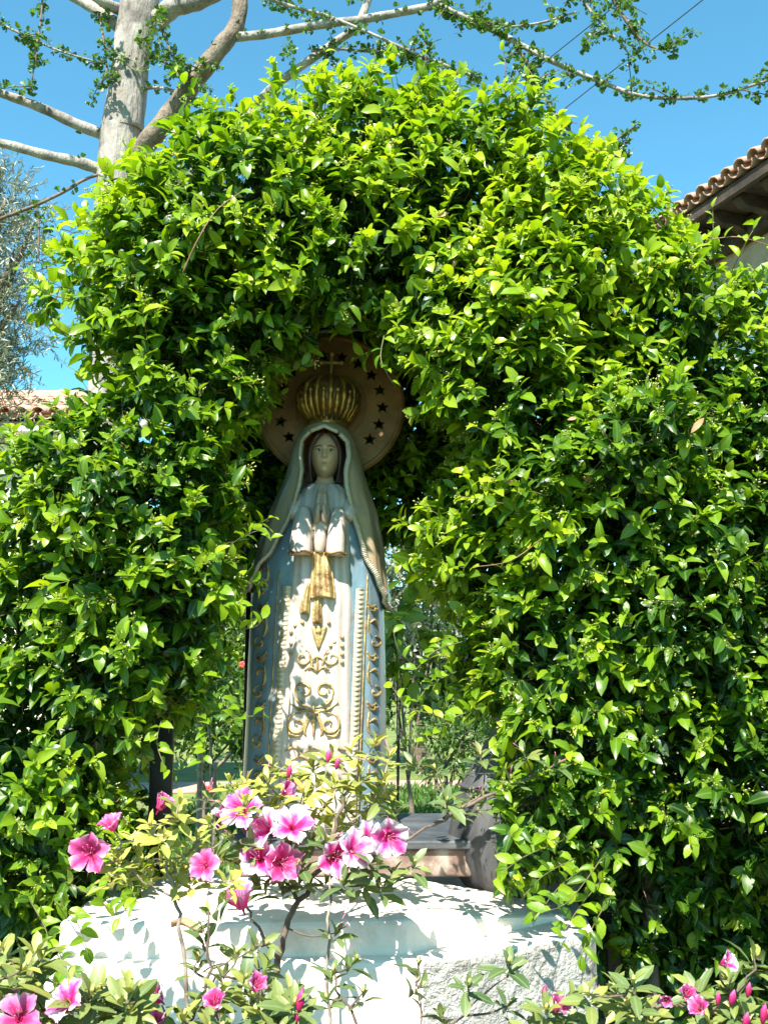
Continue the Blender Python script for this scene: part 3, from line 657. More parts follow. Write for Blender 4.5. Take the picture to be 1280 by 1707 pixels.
# ------------------------------------------------------------------ jasmine arch
def poly_sdf(P, poly):
    """signed distance, negative inside; P (N,2)"""
    A = np.array(poly); B = np.roll(A, -1, axis=0); d = np.full(len(P), 1e9); inside = np.zeros(len(P), bool)
    for a, b in zip(A, B):
        e = b - a; w = P - a; t = np.clip((w @ e) / (e @ e), 0, 1); d = np.minimum(d, np.linalg.norm(w - t[:, None] * e, axis=1))
        c = ((a[1] <= P[:, 1]) & (b[1] > P[:, 1])) | ((b[1] <= P[:, 1]) & (a[1] > P[:, 1]))
        xx = a[0] + (P[:, 1] - a[1]) / (b[1] - a[1] + 1e-12) * e[0]; inside ^= c & (P[:, 0] < xx)
    return np.where(inside, -d, d)
YF, YB = 3.05, 4.02
def fx(l, Y=YF + .12): return [(at(px, py, Y).x, at(px, py, Y).z) for px, py in l]
OUT = fx([(-130, 1760), (-150, 1500), (-90, 1200), (-60, 900), (-10, 735), (60, 735), (112, 700), (112, 560), (95, 480), (135, 420), (160, 345), (165, 318), (225, 285), (285, 235), (340, 185), (385, 135), (425, 88), (500, 70), (590, 62), (650, 60), (715, 66), (785, 92), (850, 118), (885, 182), (925, 238), (990, 280), (1050, 298), (1110, 345), (1190, 400), (1240, 455), (1300, 520), (1420, 700), (1480, 1000), (1500, 1400), (1500, 1800), (995, 1800),
          (1000, 1620), (950, 1590), (890, 1570), (850, 1530), (765, 1490), (770, 1400), (800, 1330), (805, 1250), (775, 1225), (700, 1205), (655, 1150), (690, 1080), (762, 1010), (730, 950), (700, 890), (745, 830), (795, 765), (788, 705), (735, 655), (690, 595), (650, 505), (560, 455), (474, 485), (428, 585), (425, 665), (380, 715), (360, 780), (375, 850), (405, 905), (398, 1000), (390, 1100), (372, 1180), (355, 1235), (300, 1262), (238, 1260), (225, 1320), (250, 1440), (245, 1530), (140, 1610), (100, 1690), (70, 1800)])
BACK = fx([(300, 430), (800, 430), (850, 700), (830, 860), (760, 940), (700, 900), (660, 880), (600, 900), (480, 900), (440, 890), (400, 930), (300, 900)], 4.15)
FREQ = rng.normal(0, 1, (3, 10, 3)) * np.array([2.6, 6.5, 15.0])[:, None, None]; PH = rng.uniform(0, 6.28, (3, 10))
def lump(P):
    s_ = np.zeros(len(P))
    for k, amp in enumerate((.085, .068, .034)): s_ += amp * np.sin(P @ FREQ[k].T + PH[k]).sum(1) / 3.2
    return s_
def sdf(P):
    d2 = poly_sdf(P[:, [0, 2]], OUT) + .065; r = .20
    # the top leans back and the sides round off
    yc = (YF + YB) / 2 + np.clip(P[:, 2] - 2.2, 0, 2) * .16 + .26 * np.clip((1.0 - P[:, 2]) * 3, 0, 1) * (P[:, 0] > .5); hy = (YB - YF) / 2
    q1, q2 = d2 + r, np.abs(P[:, 1] - yc) - hy + r
    s1 = np.minimum(np.maximum(q1, q2), 0) + np.sqrt(np.maximum(q1, 0) ** 2 + np.maximum(q2, 0) ** 2) - r
    d3 = poly_sdf(P[:, [0, 2]], BACK); s2 = np.maximum(d3, np.abs(P[:, 1] - 4.16) - .13)
    return np.minimum(s1 + lump(P), s2)
def grad(P, e=.02):
    g = np.stack([sdf(P + np.eye(3)[i] * e) - sdf(P - np.eye(3)[i] * e) for i in range(3)], 1); return unit(g)
LOWP = [(x, y) for x, y in LOW]
def blocked(P):
    """inside the plinth, the statue, the pedestal or the halo, or under the ground"""
    b = (P[:, 2] < .03) | ((P[:, 2] < ZU + .01) & (poly_sdf(P[:, :2], LOWP) < .03))
    b |= (((P[:, 0] - SB.x - .02) / .29) ** 2 + ((P[:, 1] - YS) / .22) ** 2 < 1) & (P[:, 2] < 2.3)
    b |= (np.abs(P[:, 0] + .1) < .42) & (np.abs(P[:, 1] - 3.74) < .34) & (P[:, 2] < base_z + .01)
    b |= ((P[:, 0] + .19) ** 2 + (P[:, 2] - 2.46) ** 2 < .31 ** 2) & (np.abs(P[:, 1] - 3.8) < .10)
    b |= ((P[:, 0] - jx) ** 2 + (P[:, 1] - jy) ** 2 < .24 ** 2) & (P[:, 2] < 1.36)
    b |= (P[:, 1] < 3.7) & (P[:, 2] < 1.30) & (P[:, 2] > ZL) & (P[:, 0] > at(660, 1300, 3.3).x) & (P[:, 0] < at(822, 1300, 3.3).x * P[:, 1] / 3.3)
    return b
def sample(n, lo, hi, box, front=None):
    out = []; tot = 0
    while tot < n:
        P = rng.uniform(box[0], box[1], (60000, 3))
        if front is not None: P[:, 1] = box[0][1] + (box[1][1] - box[0][1]) * rng.uniform(0, 1, 60000) ** front
        s_ = sdf(P); k = (s_ > lo) & (s_ < hi) & ~blocked(P); P = P[k]; out.append(P); tot += len(P)
    return np.concatenate(out)[:n]
arch = thing('jasmine_arch', 'tall glossy green jasmine hedge grown into an arch over the statue', 'hedge', (0, 3.5, 0))
BX = (np.array([-1.65, 2.72, .05]), np.array([1.75, 4.45, 3.75]))
NSH = 9600
SP0 = sample(NSH, -.13, .015, BX, 1.35)
SN = grad(SP0); sd0 = sdf(SP0)
upv = np.array([0, 0, 1.0]); SUNV = np.array(SUN)
ax = unit(SN * .75 + upv * .42 + rng.normal(0, .42, (NSH, 3)))
Ls = rng.uniform(.06, .15, NSH) * np.where(rng.random(NSH) < .035, 1.9, 1.0)
perp = unit(np.cross(ax, rng.normal(0, 1, (NSH, 3)))); perp2 = np.cross(ax, perp)
vig = np.clip(.5 + lump(SP0 * 1.7 + 3) * 4, 0, 1)         # patches of young growth
LP, LD, LN, LL, LTn, LDep = [], [], [], [], [], []
NN = 5
for k in range(NN):
    f = (k + .6) / NN; base = SP0 + ax * (Ls * f)[:, None]
    pr = perp if k % 2 == 0 else perp2
    for sgn in (1, -1):
        spread = R(62 - 26 * f) + rng.normal(0, .22, NSH)
        d = ax * np.cos(spread)[:, None] + pr * (sgn * np.sin(spread))[:, None]
        d = unit(d + rng.normal(0, .16, (NSH, 3)) - upv * (.20 - .12 * f))
        nrm = unit(ax * 1.0 + upv * .55 + SUNV * .45 + rng.normal(0, .38, (NSH, 3)))
        ln = np.clip(rng.normal(.061, .012, NSH), .030, .082) * (1.0 if k < NN - 1 else .62) * (1 if k else .9)
        keep = rng.random(NSH) < (.9 if k else .7)
        tone = np.clip(.23 + .62 * f ** 1.2 + .40 * (vig - .5) + rng.normal(0, .13, NSH) + 1.2 * (sd0 + .04) + .12 * np.clip(SP0[:, 2] - 2.0, -1, 1), 0.02, 1)  # height term paints the stronger sunlight on the hedge top into the tone
        LP.append(base[keep]); LD.append(d[keep]); LN.append(nrm[keep]); LL.append(ln[keep]); LTn.append(tone[keep])
LP, LD, LN = map(np.concatenate, (LP, LD, LN)); LL, LTn = np.concatenate(LL), np.concatenate(LTn)
ok = ~blocked(LP + LD * LL[:, None] * .6); LP, LD, LN, LL, LTn = LP[ok], LD[ok], LN[ok], LL[ok], LTn[ok]
# inner old leaves
NI = 13000
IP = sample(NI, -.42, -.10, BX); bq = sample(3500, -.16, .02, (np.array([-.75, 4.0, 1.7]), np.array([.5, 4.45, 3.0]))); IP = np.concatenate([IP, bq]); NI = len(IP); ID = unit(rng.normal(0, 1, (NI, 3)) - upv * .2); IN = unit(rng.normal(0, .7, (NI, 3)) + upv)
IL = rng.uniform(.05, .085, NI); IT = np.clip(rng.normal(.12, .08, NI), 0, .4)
# the leaves that show largest become leaves of their own
PX, PY = project(LP); Dn, Sn, Un = frames(LD, LN)
view = unit(LP - np.array([0, 0, CAMZ])); facing = np.abs((Un * view).sum(1))
score = LL * facing / LP[:, 1] + .00004 * 0
vis = (PX > 15) & (PX < 1265) & (PY > 80) & (PY < 1600) & (sdf(LP + LD * LL[:, None] * .5) > .035) & (LP[:, 1] < 3.25)
order = np.argsort(-(score + 0.02 * (~vis * -1.0)))
score2 = np.where(vis, score, 0); big_ = np.argsort(-score2)[:150]
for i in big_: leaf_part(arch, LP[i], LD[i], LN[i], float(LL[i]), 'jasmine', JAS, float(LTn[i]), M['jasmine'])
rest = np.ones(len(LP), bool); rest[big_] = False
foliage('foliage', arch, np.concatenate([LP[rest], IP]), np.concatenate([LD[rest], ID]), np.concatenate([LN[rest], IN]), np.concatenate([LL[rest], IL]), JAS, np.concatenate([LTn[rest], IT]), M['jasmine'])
o3 = np.array([0, 3.5, 0])
wi = np.where((LP[:, 1] < 3.5) & (rng.random(len(LP)) < .0035))[0]
foliage('withered_leaves', arch, LP[wi] + SUNV * .01, unit(LD[wi] + rng.normal(0, .5, (len(wi), 3))), unit(LN[wi] + rng.normal(0, .6, (len(wi), 3))), LL[wi] * .75, AZA, np.full(len(wi), .5), M['dry'])
tubes3(SP0 - SN * .05, SP0 + ax * Ls[:, None], np.full(NSH, .0014), o3, 'shoots', M['stem'], arch)
# clusters of unopened flower buds
kk = np.where((SP0[:, 1] < 3.6) & (sd0 > -.08))[0]; kk = kk[rng.random(len(kk)) < .60]
cb = SP0[kk] + ax[kk] * (Ls[kk] * rng.uniform(.7, 1.05, len(kk)))[:, None]
nb = 8; b0 = np.repeat(cb, nb, 0); bdv = unit(np.repeat(ax[kk] * .5 + SN[kk] * .5, nb, 0) + rng.normal(0, .7, (len(b0), 3))); stl = rng.uniform(.008, .028, len(b0))[:, None]
tubes3(b0, b0 + bdv * stl, np.full(len(b0), .0005), o3, 'flower_stalks', M['bud'], arch, .1)
bp = b0 + bdv * stl; bl = rng.uniform(.008, .014, len(b0))
BUD = np.array([(0, 0, 0), (.55, .22, .2), (.55, -.22, .2), (.55, 0, -.25), (1, 0, 0)]); BT = np.array([(0, 1, 2), (0, 2, 3), (0, 3, 1), (4, 2, 1), (4, 3, 2), (4, 1, 3)])
Db, Sb_, Ub = frames(bdv, rng.normal(0, 1, (len(b0), 3)))
Vb = bp[:, None] + bl[:, None, None] * (BUD[None, :, 0:1] * Db[:, None] + BUD[None, :, 1:2] * Sb_[:, None] + BUD[None, :, 2:3] * Ub[:, None])
Tb = (BT[None] + (np.arange(len(b0)) * 5)[:, None, None]).reshape(-1, 3)
me = tri_mesh('flower_buds', Vb.reshape(-1, 3), Tb, M['bud'], {'tone': np.repeat(rng.random(len(b0)), 5), 'rib': np.zeros(len(b0) * 5)}, o3)
link('flower_buds', me, arch, None, 'stuff')
# woody trunks of the jasmine, climbing both legs of the arch
for pts, r in (([(120, 1900, 3.5), (130, 1500, 3.5), (160, 1200, 3.45), (200, 900, 3.5), (240, 600, 3.55), (420, 330, 3.6), (600, 300, 3.6)], .022), ([(1090, 1850, 3.45), (1080, 1500, 3.45), (1040, 1250, 3.4), (1000, 1000, 3.45), (960, 760, 3.5), (850, 420, 3.6), (700, 300, 3.6)], .024), ([(1160, 1850, 3.6), (1130, 1400, 3.6), (1160, 1000, 3.6), (1080, 600, 3.6)], .018), ([(60, 1850, 3.6), (90, 1300, 3.6), (60, 1000, 3.6)], .016)):
    m = MB(); m.tube(smooth_path([at(*p) for p in pts], 5), r, 7); m.build('trunk', M['darkbark'], arch)
# long bare whips and stray sprigs that leave the mass
def sprig(pts, r, leaves, mat='redtwig', size=.055, tone=.75):
    P = smooth_path([at(*p) for p in pts], 5); m = MB(); m.tube(P, [r * (1 - .6 * i / (len(P) - 1)) for i in range(len(P))], 5); m.build('stray_shoot', M[mat], arch)
    for q in range(leaves):
        i = int((q + 1) / leaves * (len(P) - 2)); a = (P[i + 1] - P[i]).normalized(); pr = a.cross(Vector((random.gauss(0, 1), random.gauss(0, .6), random.gauss(0, 1)))).normalized()
        if pr.z < 0 and random.random() < .6: pr = -pr
        d = (a * .6 + pr).normalized(); leaf_part(arch, np.array(P[i]), np.array(d), np.array(Vector((random.gauss(0, .5), -.7, .7))), size * random.uniform(.7, 1.1), 'jasmine', JAS, tone + random.uniform(-.15, .15), M['jasmine'])
sprig([(305, 455, 2.93), (330, 400, 2.90), (362, 350, 2.90), (405, 318, 2.93)], .003, 1)
sprig([(130, 500, 3.1), (80, 490, 3.0), (45, 465, 2.95), (30, 440, 2.95)], .002, 7)
sprig([(120, 560, 3.1), (95, 545, 3.0), (72, 515, 2.95)], .002, 4)
sprig([(640, 320, 3.4), (705, 120, 3.3), (706, 60, 3.3)], .002, 5)
sprig([(840, 200, 3.3), (842, 120, 3.2), (838, 80, 3.2)], .0015, 3)
sprig([(1190, 440, 3.1), (1188, 380, 3.05), (1187, 340, 3.05)], .002, 6, 'stem', .045, .85)
sprig([(1210, 470, 3.1), (1245, 400, 3.0), (1262, 372, 3.0)], .002, 5, 'stem', .05, .85)
sprig([(1180, 400, 3.0), (1230, 395, 2.95), (1290, 412, 2.95)], .002, 5, 'redtwig', .055, .85)
sprig([(640, 560, 3.05), (635, 600, 2.98), (655, 640, 2.95)], .002, 6, 'stem', .05, .6)
sprig([(760, 1120, 3.1), (720, 1140, 3.05), (690, 1175, 3.0)], .002, 9, 'stem', .055, .6)
sprig([(800, 1180, 3.1), (750, 1200, 3.05), (705, 1240, 3.0)], .002, 9, 'stem', .055, .65)
sprig([(770, 1070, 3.1), (725, 1085, 3.05), (690, 1120, 3.02)], .002, 8, 'stem', .055, .5)
sprig([(330, 1190, 3.1), (345, 1230, 3.05), (335, 1275, 3.0)], .002, 9, 'stem', .055, .6)
sprig([(360, 1150, 3.1), (385, 1190, 3.05), (380, 1235, 3.0)], .002, 8, 'stem', .055, .55)
sprig([(270, 1200, 3.0), (262, 1240, 2.95), (280, 1290, 2.92)], .002, 9, 'stem', .055, .65)
sprig([(400, 900, 3.05), (430, 885, 3.0), (455, 900, 2.97)], .002, 5, 'stem', .05, .7)
sprig([(395, 1050, 3.05), (425, 1045, 3.0), (440, 1030, 2.98)], .002, 5, 'stem', .055, .75)
sprig([(370, 1210, 3.05), (405, 1195, 3.0), (445, 1195, 2.98)], .002, 5, 'stem', .055, .75)
sprig([(690, 1110, 3.05), (665, 1085, 3.0), (655, 1050, 3.0)], .002, 3, 'stem', .05, .6)
sprig([(760, 1210, 3.05), (720, 1190, 3.0), (680, 1180, 2.98), (650, 1140, 2.97)], .002, 8, 'stem', .06, .75)
sprig([(900, 900, 3.0), (850, 935, 2.9), (790, 945, 2.88)], .002, 2)
for (a_, b_, c_) in (((985, 1440, 3.0), (930, 1480, 2.75), (885, 1545, 2.58)), ((1000, 1470, 2.95), (960, 1520, 2.7), (925, 1580, 2.55)), ((960, 1430, 3.0), (905, 1460, 2.8), (868, 1500, 2.68)), ((1020, 1490, 2.9), (990, 1540, 2.7), (965, 1600, 2.56)), ((940, 1400, 3.0), (870, 1430, 2.85), (820, 1470, 2.78)), ((1010, 1420, 2.95), (950, 1500, 2.65), (905, 1520, 2.55)),
                     ((110, 1470, 2.95), (165, 1500, 2.75), (205, 1535, 2.62)), ((90, 1500, 2.9), (130, 1540, 2.7), (150, 1600, 2.58)), ((150, 1440, 3.0), (205, 1470, 2.8), (235, 1510, 2.7)), ((70, 1540, 2.85), (100, 1590, 2.65), (115, 1640, 2.55)), ((50, 1500, 2.9), (80, 1560, 2.65), (60, 1610, 2.55))):
    sprig([a_, b_, c_], .002, 12, 'stem', .053, .60)
for (px, py, s_) in ((866, 492, .05), (893, 487, .045), (945, 700, .03)):
    leaf_part(arch, np.array(at(px, py, 2.93)), np.array((.8, 0, .2)), np.array((.1, -1, .3)), s_, 'withered', AZA, .5, M['dry'], 'withered_leaf')['label'] = 'withered brown leaf'

# ------------------------------------------------------------------ azaleas
def petal_mesh(variant):
    nu, nv = 7, 6; V, uu, vv = [], [], []; rr = random.Random(variant)
    wv = rr.uniform(.8, 1.3); curl = rr.uniform(.1, .5)
    for j in range(nv):
        t = j / (nv - 1); hw = [.10, .18, .33, .42, .38, .12][j] * rr.uniform(.9, 1.08)
        for i in range(nu):
            s_ = -1 + 2 * i / (nu - 1); r_ = .05 + t * (.95 + .05 * math.sin(s_ * 7 + variant)) - (.10 * abs(s_) ** 2 if j == nv - 1 else 0)
            z = -.32 + .80 * r_ ** .85 + .09 * math.sin(s_ * 6 * wv + t * 3 + variant) * t - (curl + .5) * max(0, t - .55) ** 1.4 - .12 * (1 - s_ * s_) * t
            V.append((r_, s_ * hw, z)); uu.append(t); vv.append(abs(s_))
    Fc = [(j * nu + i, j * nu + i + 1, (j + 1) * nu + i + 1, (j + 1) * nu + i) for j in range(nv - 1) for i in range(nu - 1)]
    return mesh_of('azalea_petal', V, Fc, None, True, None, {'along': uu, 'across': vv})
def petal_mat(name, pale):
    m, nt, b = new_mat(name)
    a = nt.nodes.new('ShaderNodeAttribute'); a.attribute_name = 'along'; c = nt.nodes.new('ShaderNodeAttribute'); c.attribute_name = 'across'
    mx = nt.nodes.new('ShaderNodeMath'); mx.operation = 'MULTIPLY_ADD'; nt.links.new(c.outputs['Fac'], mx.inputs[0]); mx.inputs[1].default_value = .50; hf = nt.nodes.new('ShaderNodeMath'); hf.operation = 'MULTIPLY'; nt.links.new(a.outputs['Fac'], hf.inputs[0]); hf.inputs[1].default_value = .62; nt.links.new(hf.outputs[0], mx.inputs[2])
    nz = nt.nodes.new('ShaderNodeMath'); nz.operation = 'MULTIPLY_ADD'; nt.links.new(noise(nt, 2.6, 4), nz.inputs[0]); nz.inputs[1].default_value = .55; oi_ = nt.nodes.new('ShaderNodeObjectInfo'); ro = nt.nodes.new('ShaderNodeMath'); ro.operation = 'MULTIPLY_ADD'; nt.links.new(oi_.outputs['Random'], ro.inputs[0]); ro.inputs[1].default_value = .34; ro.inputs[2].default_value = -.46; ra = nt.nodes.new('ShaderNodeMath'); ra.operation = 'ADD'; nt.links.new(ro.outputs[0], ra.inputs[0]); nt.links.new(mx.outputs[0], ra.inputs[1]); nt.links.new(ra.outputs[0], nz.inputs[2])
    if pale: st = [(0.18, (0.62, 0.01, 0.16)), (0.45, (0.72, 0.06, 0.34)), (0.68, (0.82, 0.36, 0.60)), (0.84, (0.84, 0.74, 0.80))]
    else: st = [(0.1, (0.44, 0.01, 0.09)), (0.5, (0.60, 0.05, 0.24)), (0.8, (0.72, 0.22, 0.44)), (1.0, (0.80, 0.55, 0.68))]
    col = ramp(nt, nz.outputs[0], st); nt.links.new(col, b.inputs['Base Color']); b.inputs['Roughness'].default_value = .55
    t = nt.nodes.new('ShaderNodeBsdfTranslucent'); nt.links.new(col, t.inputs['Color']); ms = nt.nodes.new('ShaderNodeMixShader'); ms.inputs[0].default_value = .4
    nt.links.new(b.outputs[0], ms.inputs[1]); nt.links.new(t.outputs[0], ms.inputs[2]); nt.links.new(ms.outputs[0], nt.nodes['Material Output'].inputs[0]); return m
M['petal_w'] = petal_mat('white_edged_petal', True); M['petal_p'] = petal_mat('pink_petal', False)
PET = {}
for pal in (0, 1):
    PET[pal] = [petal_mesh(v + 10 * pal) for v in range(5)]
    for me in PET[pal]: me.materials.append(M['petal_w'] if pal == 0 else M['petal_p'])
mm = MB(); mm.tube([(0, 0, -.55), (0, 0, -.30), (0, 0, -.22), (0, 0, -.14)], [.03, .06, .09, .15], 10, cap=False); THROAT = mesh_of('azalea_throat', mm.v, mm.f, M['petal_p'])
mm = MB()
for k in range(6):
    a = k * 1.05; mm.tube([(0, 0, -.2), (.10 * math.cos(a), .10 * math.sin(a), .25), (.22 * math.cos(a) + .1, .22 * math.sin(a), .62 - .05 * (k % 3))], .010, 4); mm.ball((.22 * math.cos(a) + .1, .22 * math.sin(a), .63 - .05 * (k % 3)), .03, 5, 4)
M['stamen'] = grained('pink_stamen', (.55, .10, .25), (.6, .2, .3), 20, .6); STAMEN = mesh_of('azalea_stamens', mm.v, mm.f, M['stamen'])
mm = MB(); mm.rings([[Vector((r * math.cos(a) * (1 + .15 * math.sin(3 * a + z * 6)), r * math.sin(a) * (1 + .15 * math.sin(3 * a + z * 6)), z)) for a in np.linspace(0, 6.283, 12, endpoint=False)] for r, z in ((.05, 0), (.14, .15), (.22, .45), (.20, .75), (.10, 1.0), (.02, 1.15))]); BUDM = mesh_of('azalea_bud', [(x * .8, y * .8, z * .8) for x, y, z in mm.v], mm.f, M['petal_p'], True, None, {'along': [.15 + .6 * v[2] for v in mm.v], 'across': [.5 * abs(math.sin(v[0] * 30)) for v in mm.v]})
def flower(parent, px, py, Y, diam_px, pale=0, face=None, openness=1.0):
    P = at(px, py, Y); r = diam_px / 2 * pxm(Y) * .90; openness *= random.uniform(.72, 1.0)
    n = (Vector(face if face else (0, -1, .4)).normalized() + Vector((random.gauss(0, .38), random.gauss(0, .15), random.gauss(.05, .28)))).normalized()
    W = Matrix.Translation(P) @ n.to_track_quat('Z', 'Y').to_matrix().to_4x4() @ Matrix.Rotation(random.uniform(0, 6.28), 4, 'Z') @ Matrix.Scale(r, 4)
    fl = link('flower', THROAT, parent, W)
    for k in range(5):
        c = 1.0 - .0 * k
        pm = random.choice(PET[pale])
        link('petal', pm, fl, W @ Matrix.Rotation(k * 2 * math.pi / 5 + random.gauss(0, .06), 4, 'Z') @ Matrix.Rotation(-R(62) * (1 - openness) + random.gauss(0, .07), 4, 'Y') @ Matrix.Translation((0, 0, -.012 * k + .02)))
    link('stamens', STAMEN, fl, W); return fl
def bud(parent, px, py, Y, len_px, tilt=.2):
    W = Matrix.Translation(at(px, py + len_px / 2, Y)) @ Euler((random.gauss(0, .2), tilt, 0)).to_matrix().to_4x4() @ Matrix.Scale(len_px * pxm(Y), 4); return link('flower_bud', BUDM, parent, W)
M['scale'] = grained('azalea_bud_scale', (.55, .45, .12), (.66, .56, .2), 20, .6)
mm = MB()
for k in range(4):
    a = k * 1.6; mm.tube([(0, 0, 0), (.12 * math.cos(a), .12 * math.sin(a), .5), (.08 * math.cos(a), .08 * math.sin(a), 1)], [.1, .13, .02], 5)
TIPM = mesh_of('leaf_bud', mm.v, mm.f, M['scale'])
PISTIL = MB().tube([(0, 0, 0), (.1, 0, .35), (.35, 0, .7), (.6, 0, 1)], [.02, .018, .018, .03], 4); PISTM = mesh_of('pistil', PISTIL.v, PISTIL.f, M['stamen'])
def bush(name, label, root, skeleton, tips, *a, dy=0, flowers=(), buds=(), **kw):
    mv = lambda l: [(p[0], p[1], p[2] + dy) + tuple(p[3:]) for p in l]
    return bush_(name, label, (root[0], root[1], root[2] + dy), [mv(s_) for s_ in skeleton], mv(tips), *a, flowers=mv(flowers), buds=mv(buds), **kw)
def bush_(name, label, root, skeleton, tips, tone=.35, size=42, flowers=(), buds=(), nleaf=(7, 10), mat='wood', stemr=.006, group='azalea bushes in front of the plinth', droop=0.15, pistils=0):
    """azalea: woody stems grown from the root to every leaf rosette; each leaf and flower is a part"""
    g0 = at(*root); g0.z = 0.0
    t = thing(name, label, 'azalea', g0, group)
    nodes = []; m = MB()
    for si, sk in enumerate(skeleton):
        P = smooth_path([at(*p) for p in sk], 5); n = len(P); P = [P[0]] + [q + Vector((random.gauss(0, .004), random.gauss(0, .004), random.gauss(0, .003))) for q in P[1:]]
        m.tube(P, [(stemr if si == 0 else stemr * .55) * (1.25 - .7 * i / (n - 1)) for i in range(n)], 7); nodes += P
    m.build('main_stem', M[mat], t)
    tw = MB(); nl = 0; extra = []
    targets = [(at(x, y, Y), tn) for x, y, Y, tn in tips] + [(at(f[0], f[1], f[2]) + Vector((0, .03, -.02)), None) for f in flowers]
    targets.sort(key=lambda q: min((q[0] - n).length for n in nodes))
    for P, tn in targets:
        nd = min(nodes, key=lambda n: (n - P).length * (1.0 if n.z < P.z + .01 else 1.7)); mid = nd.lerp(P, .55) + Vector((random.gauss(0, .008), random.gauss(0, .01), -.18 * (P - nd).length * .5))
        path = smooth_path([nd, mid, P], 4); tw.tube(path, [.0030 - .0016 * i / (len(path) - 1) for i in range(len(path))], 5); nodes += path[3:]
        if tn is None: continue
        axs = ((P - mid).normalized() * .5 + Vector((random.gauss(0, .25), -.25 + random.gauss(0, .2), .85))).normalized()
        k = random.randint(*nleaf); a0 = random.uniform(0, 6.28); u = axs.orthogonal().normalized(); w = axs.cross(u)
        for i in range(k):
            a = a0 + i * 2.4; el = R(random.uniform(5, 30)) if i < k - 3 else R(random.uniform(45, 68))
            dd = (u * math.cos(a) + w * math.sin(a)) * math.cos(el) + axs * math.sin(el) - Vector((0, 0, droop * random.random()))
            L_ = size * pxm(2.3) * random.uniform(.65, 1.15) * (1 if i < k - 3 else .7)
            nn = axs * 1.0 + Vector((0, -.1, .25)) - dd * .1
            leaf_part(t, np.array(P + axs * .004 * (i - k)), np.array(dd), np.array(nn), L_, 'azalea', AZA, float(np.clip(tn + random.gauss(0, .08) + (.12 if i >= k - 3 else 0), .02, .98)), M['azalea'])
        W = Matrix.Translation(P) @ axs.to_track_quat('Z', 'Y').to_matrix().to_4x4()
        link('leaf_bud', TIPM, t, W @ Matrix.Scale(.016, 4))
        if random.random() < pistils:
            for q in range(random.randint(1, 3)): link('pistil', PISTM, t, W @ Matrix.Rotation(random.uniform(0, 6.28), 4, 'Z') @ Matrix.Scale(random.uniform(.03, .05), 4))
    tw.build('twigs', M[mat], t, kind='stuff')
    for f in flowers: flower(t, *f)
    for b_ in buds: bud(t, *b_)
    return t
def J(l, Y, tone, jit=.08): return [(x, y, Y + random.uniform(-jit, jit), tone + random.uniform(-.08, .08)) for x, y in l]
YM = 2.28
bush('azalea_bush', 'azalea with a bare brown stem and white-edged pink flowers in front of the statue', (455, 1700, 2.2),
     [[(440, 1950, 2.25), (452, 1700, 2.25), (466, 1600, 2.27), (490, 1520, 2.28), (510, 1490, 2.28), (535, 1440, 2.3), (560, 1380, 2.32), (575, 1320, 2.34)],
      [(500, 1505, 2.28), (455, 1440, 2.27), (405, 1380, 2.26), (388, 1350, 2.26)], [(535, 1440, 2.3), (600, 1440, 2.32), (680, 1395, 2.38), (750, 1360, 2.42), (800, 1325, 2.46)],
      [(720, 1375, 2.4), (830, 1318, 2.46), (900, 1290, 2.5), (960, 1252, 2.5)], [(465, 1605, 2.27), (435, 1560, 2.2), (405, 1500, 2.18)]],
     J([(690, 1275), (727, 1282), (745, 1335), (800, 1335), (800, 1260), (872, 1255), (925, 1275), (655, 1345), (850, 1300), (765, 1350)], 2.42, .36)
     + J([(590, 1440), (485, 1405), (440, 1375), (385, 1395), (630, 1440), (545, 1470), (500, 1440), (655, 1460), (570, 1470)], YM - .05, .33) + J([(560, 1555), (470, 1480), (420, 1410), (455, 1460), (520, 1400), (360, 1420), (400, 1440), (430, 1475), (690, 1440), (500, 1470), (610, 1475), (545, 1400), (350, 1330), (375, 1345), (640, 1480)], 2.24, .42, .04),
     flowers=[(404, 1350, 2.2, 84, 0, (-.1, -1, .5)), (443, 1382, 2.22, 80, 0, (-.5, -1, .9)), (487, 1376, 2.2, 82, 0, (.2, -1, .7)), (432, 1432, 2.2, 76, 0, (-.3, -1, .3)), (470, 1438, 2.19, 78, 1, (.3, -1, .2)),
              (558, 1428, 2.19, 78, 0, (-.1, -1, .25)), (590, 1416, 2.17, 78, 0, (.1, -1, .35)), (617, 1400, 2.24, 72, 0, (.3, -.9, .9)), (648, 1394, 2.2, 80, 0, (.2, -1, .35)), (475, 1320, 2.3, 46, 1, (.6, -.4, .2), .5), (372, 1362, 2.22, 50, 0, (-.9, -.3, .7), .5), (402, 1506, 2.15, 84, 1, (-.4, -.6, .7), .55)],
     buds=[(545, 1258, 2.28, 26), (560, 1272, 2.28, 22), (480, 1285, 2.26, 24), (640, 1380, 2.3, 20)], stemr=.0085, nleaf=(7, 9), size=56, pistils=.5, dy=.49)
bush('azalea_bush', 'pale yellow-green azalea covering the foot of the statue, above the white-edged flowers', (545, 1700, 2.5),
     [[(540, 1950, 2.68), (545, 1700, 2.68), (550, 1500, 2.72), (555, 1400, 2.82), (560, 1340, 2.88)], [(555, 1400, 2.82), (500, 1360, 2.9), (465, 1330, 2.95)], [(555, 1400, 2.82), (610, 1350, 2.9), (640, 1300, 2.95)]],
     J([(485, 1285), (445, 1300), (520, 1275), (585, 1252), (625, 1238), (560, 1305), (600, 1325), (470, 1335), (505, 1322), (540, 1345), (640, 1300), (432, 1322), (455, 1275), (550, 1262), (600, 1290), (575, 1345), (625, 1345), (520, 1370), (480, 1365), (440, 1345), (560, 1380), (605, 1370), (640, 1330), (530, 1310), (495, 1305), (650, 1262), (410, 1308), (580, 1310)], 2.95, .80), nleaf=(8, 10), size=57, stemr=.004, mat='greytwig', pistils=.3)
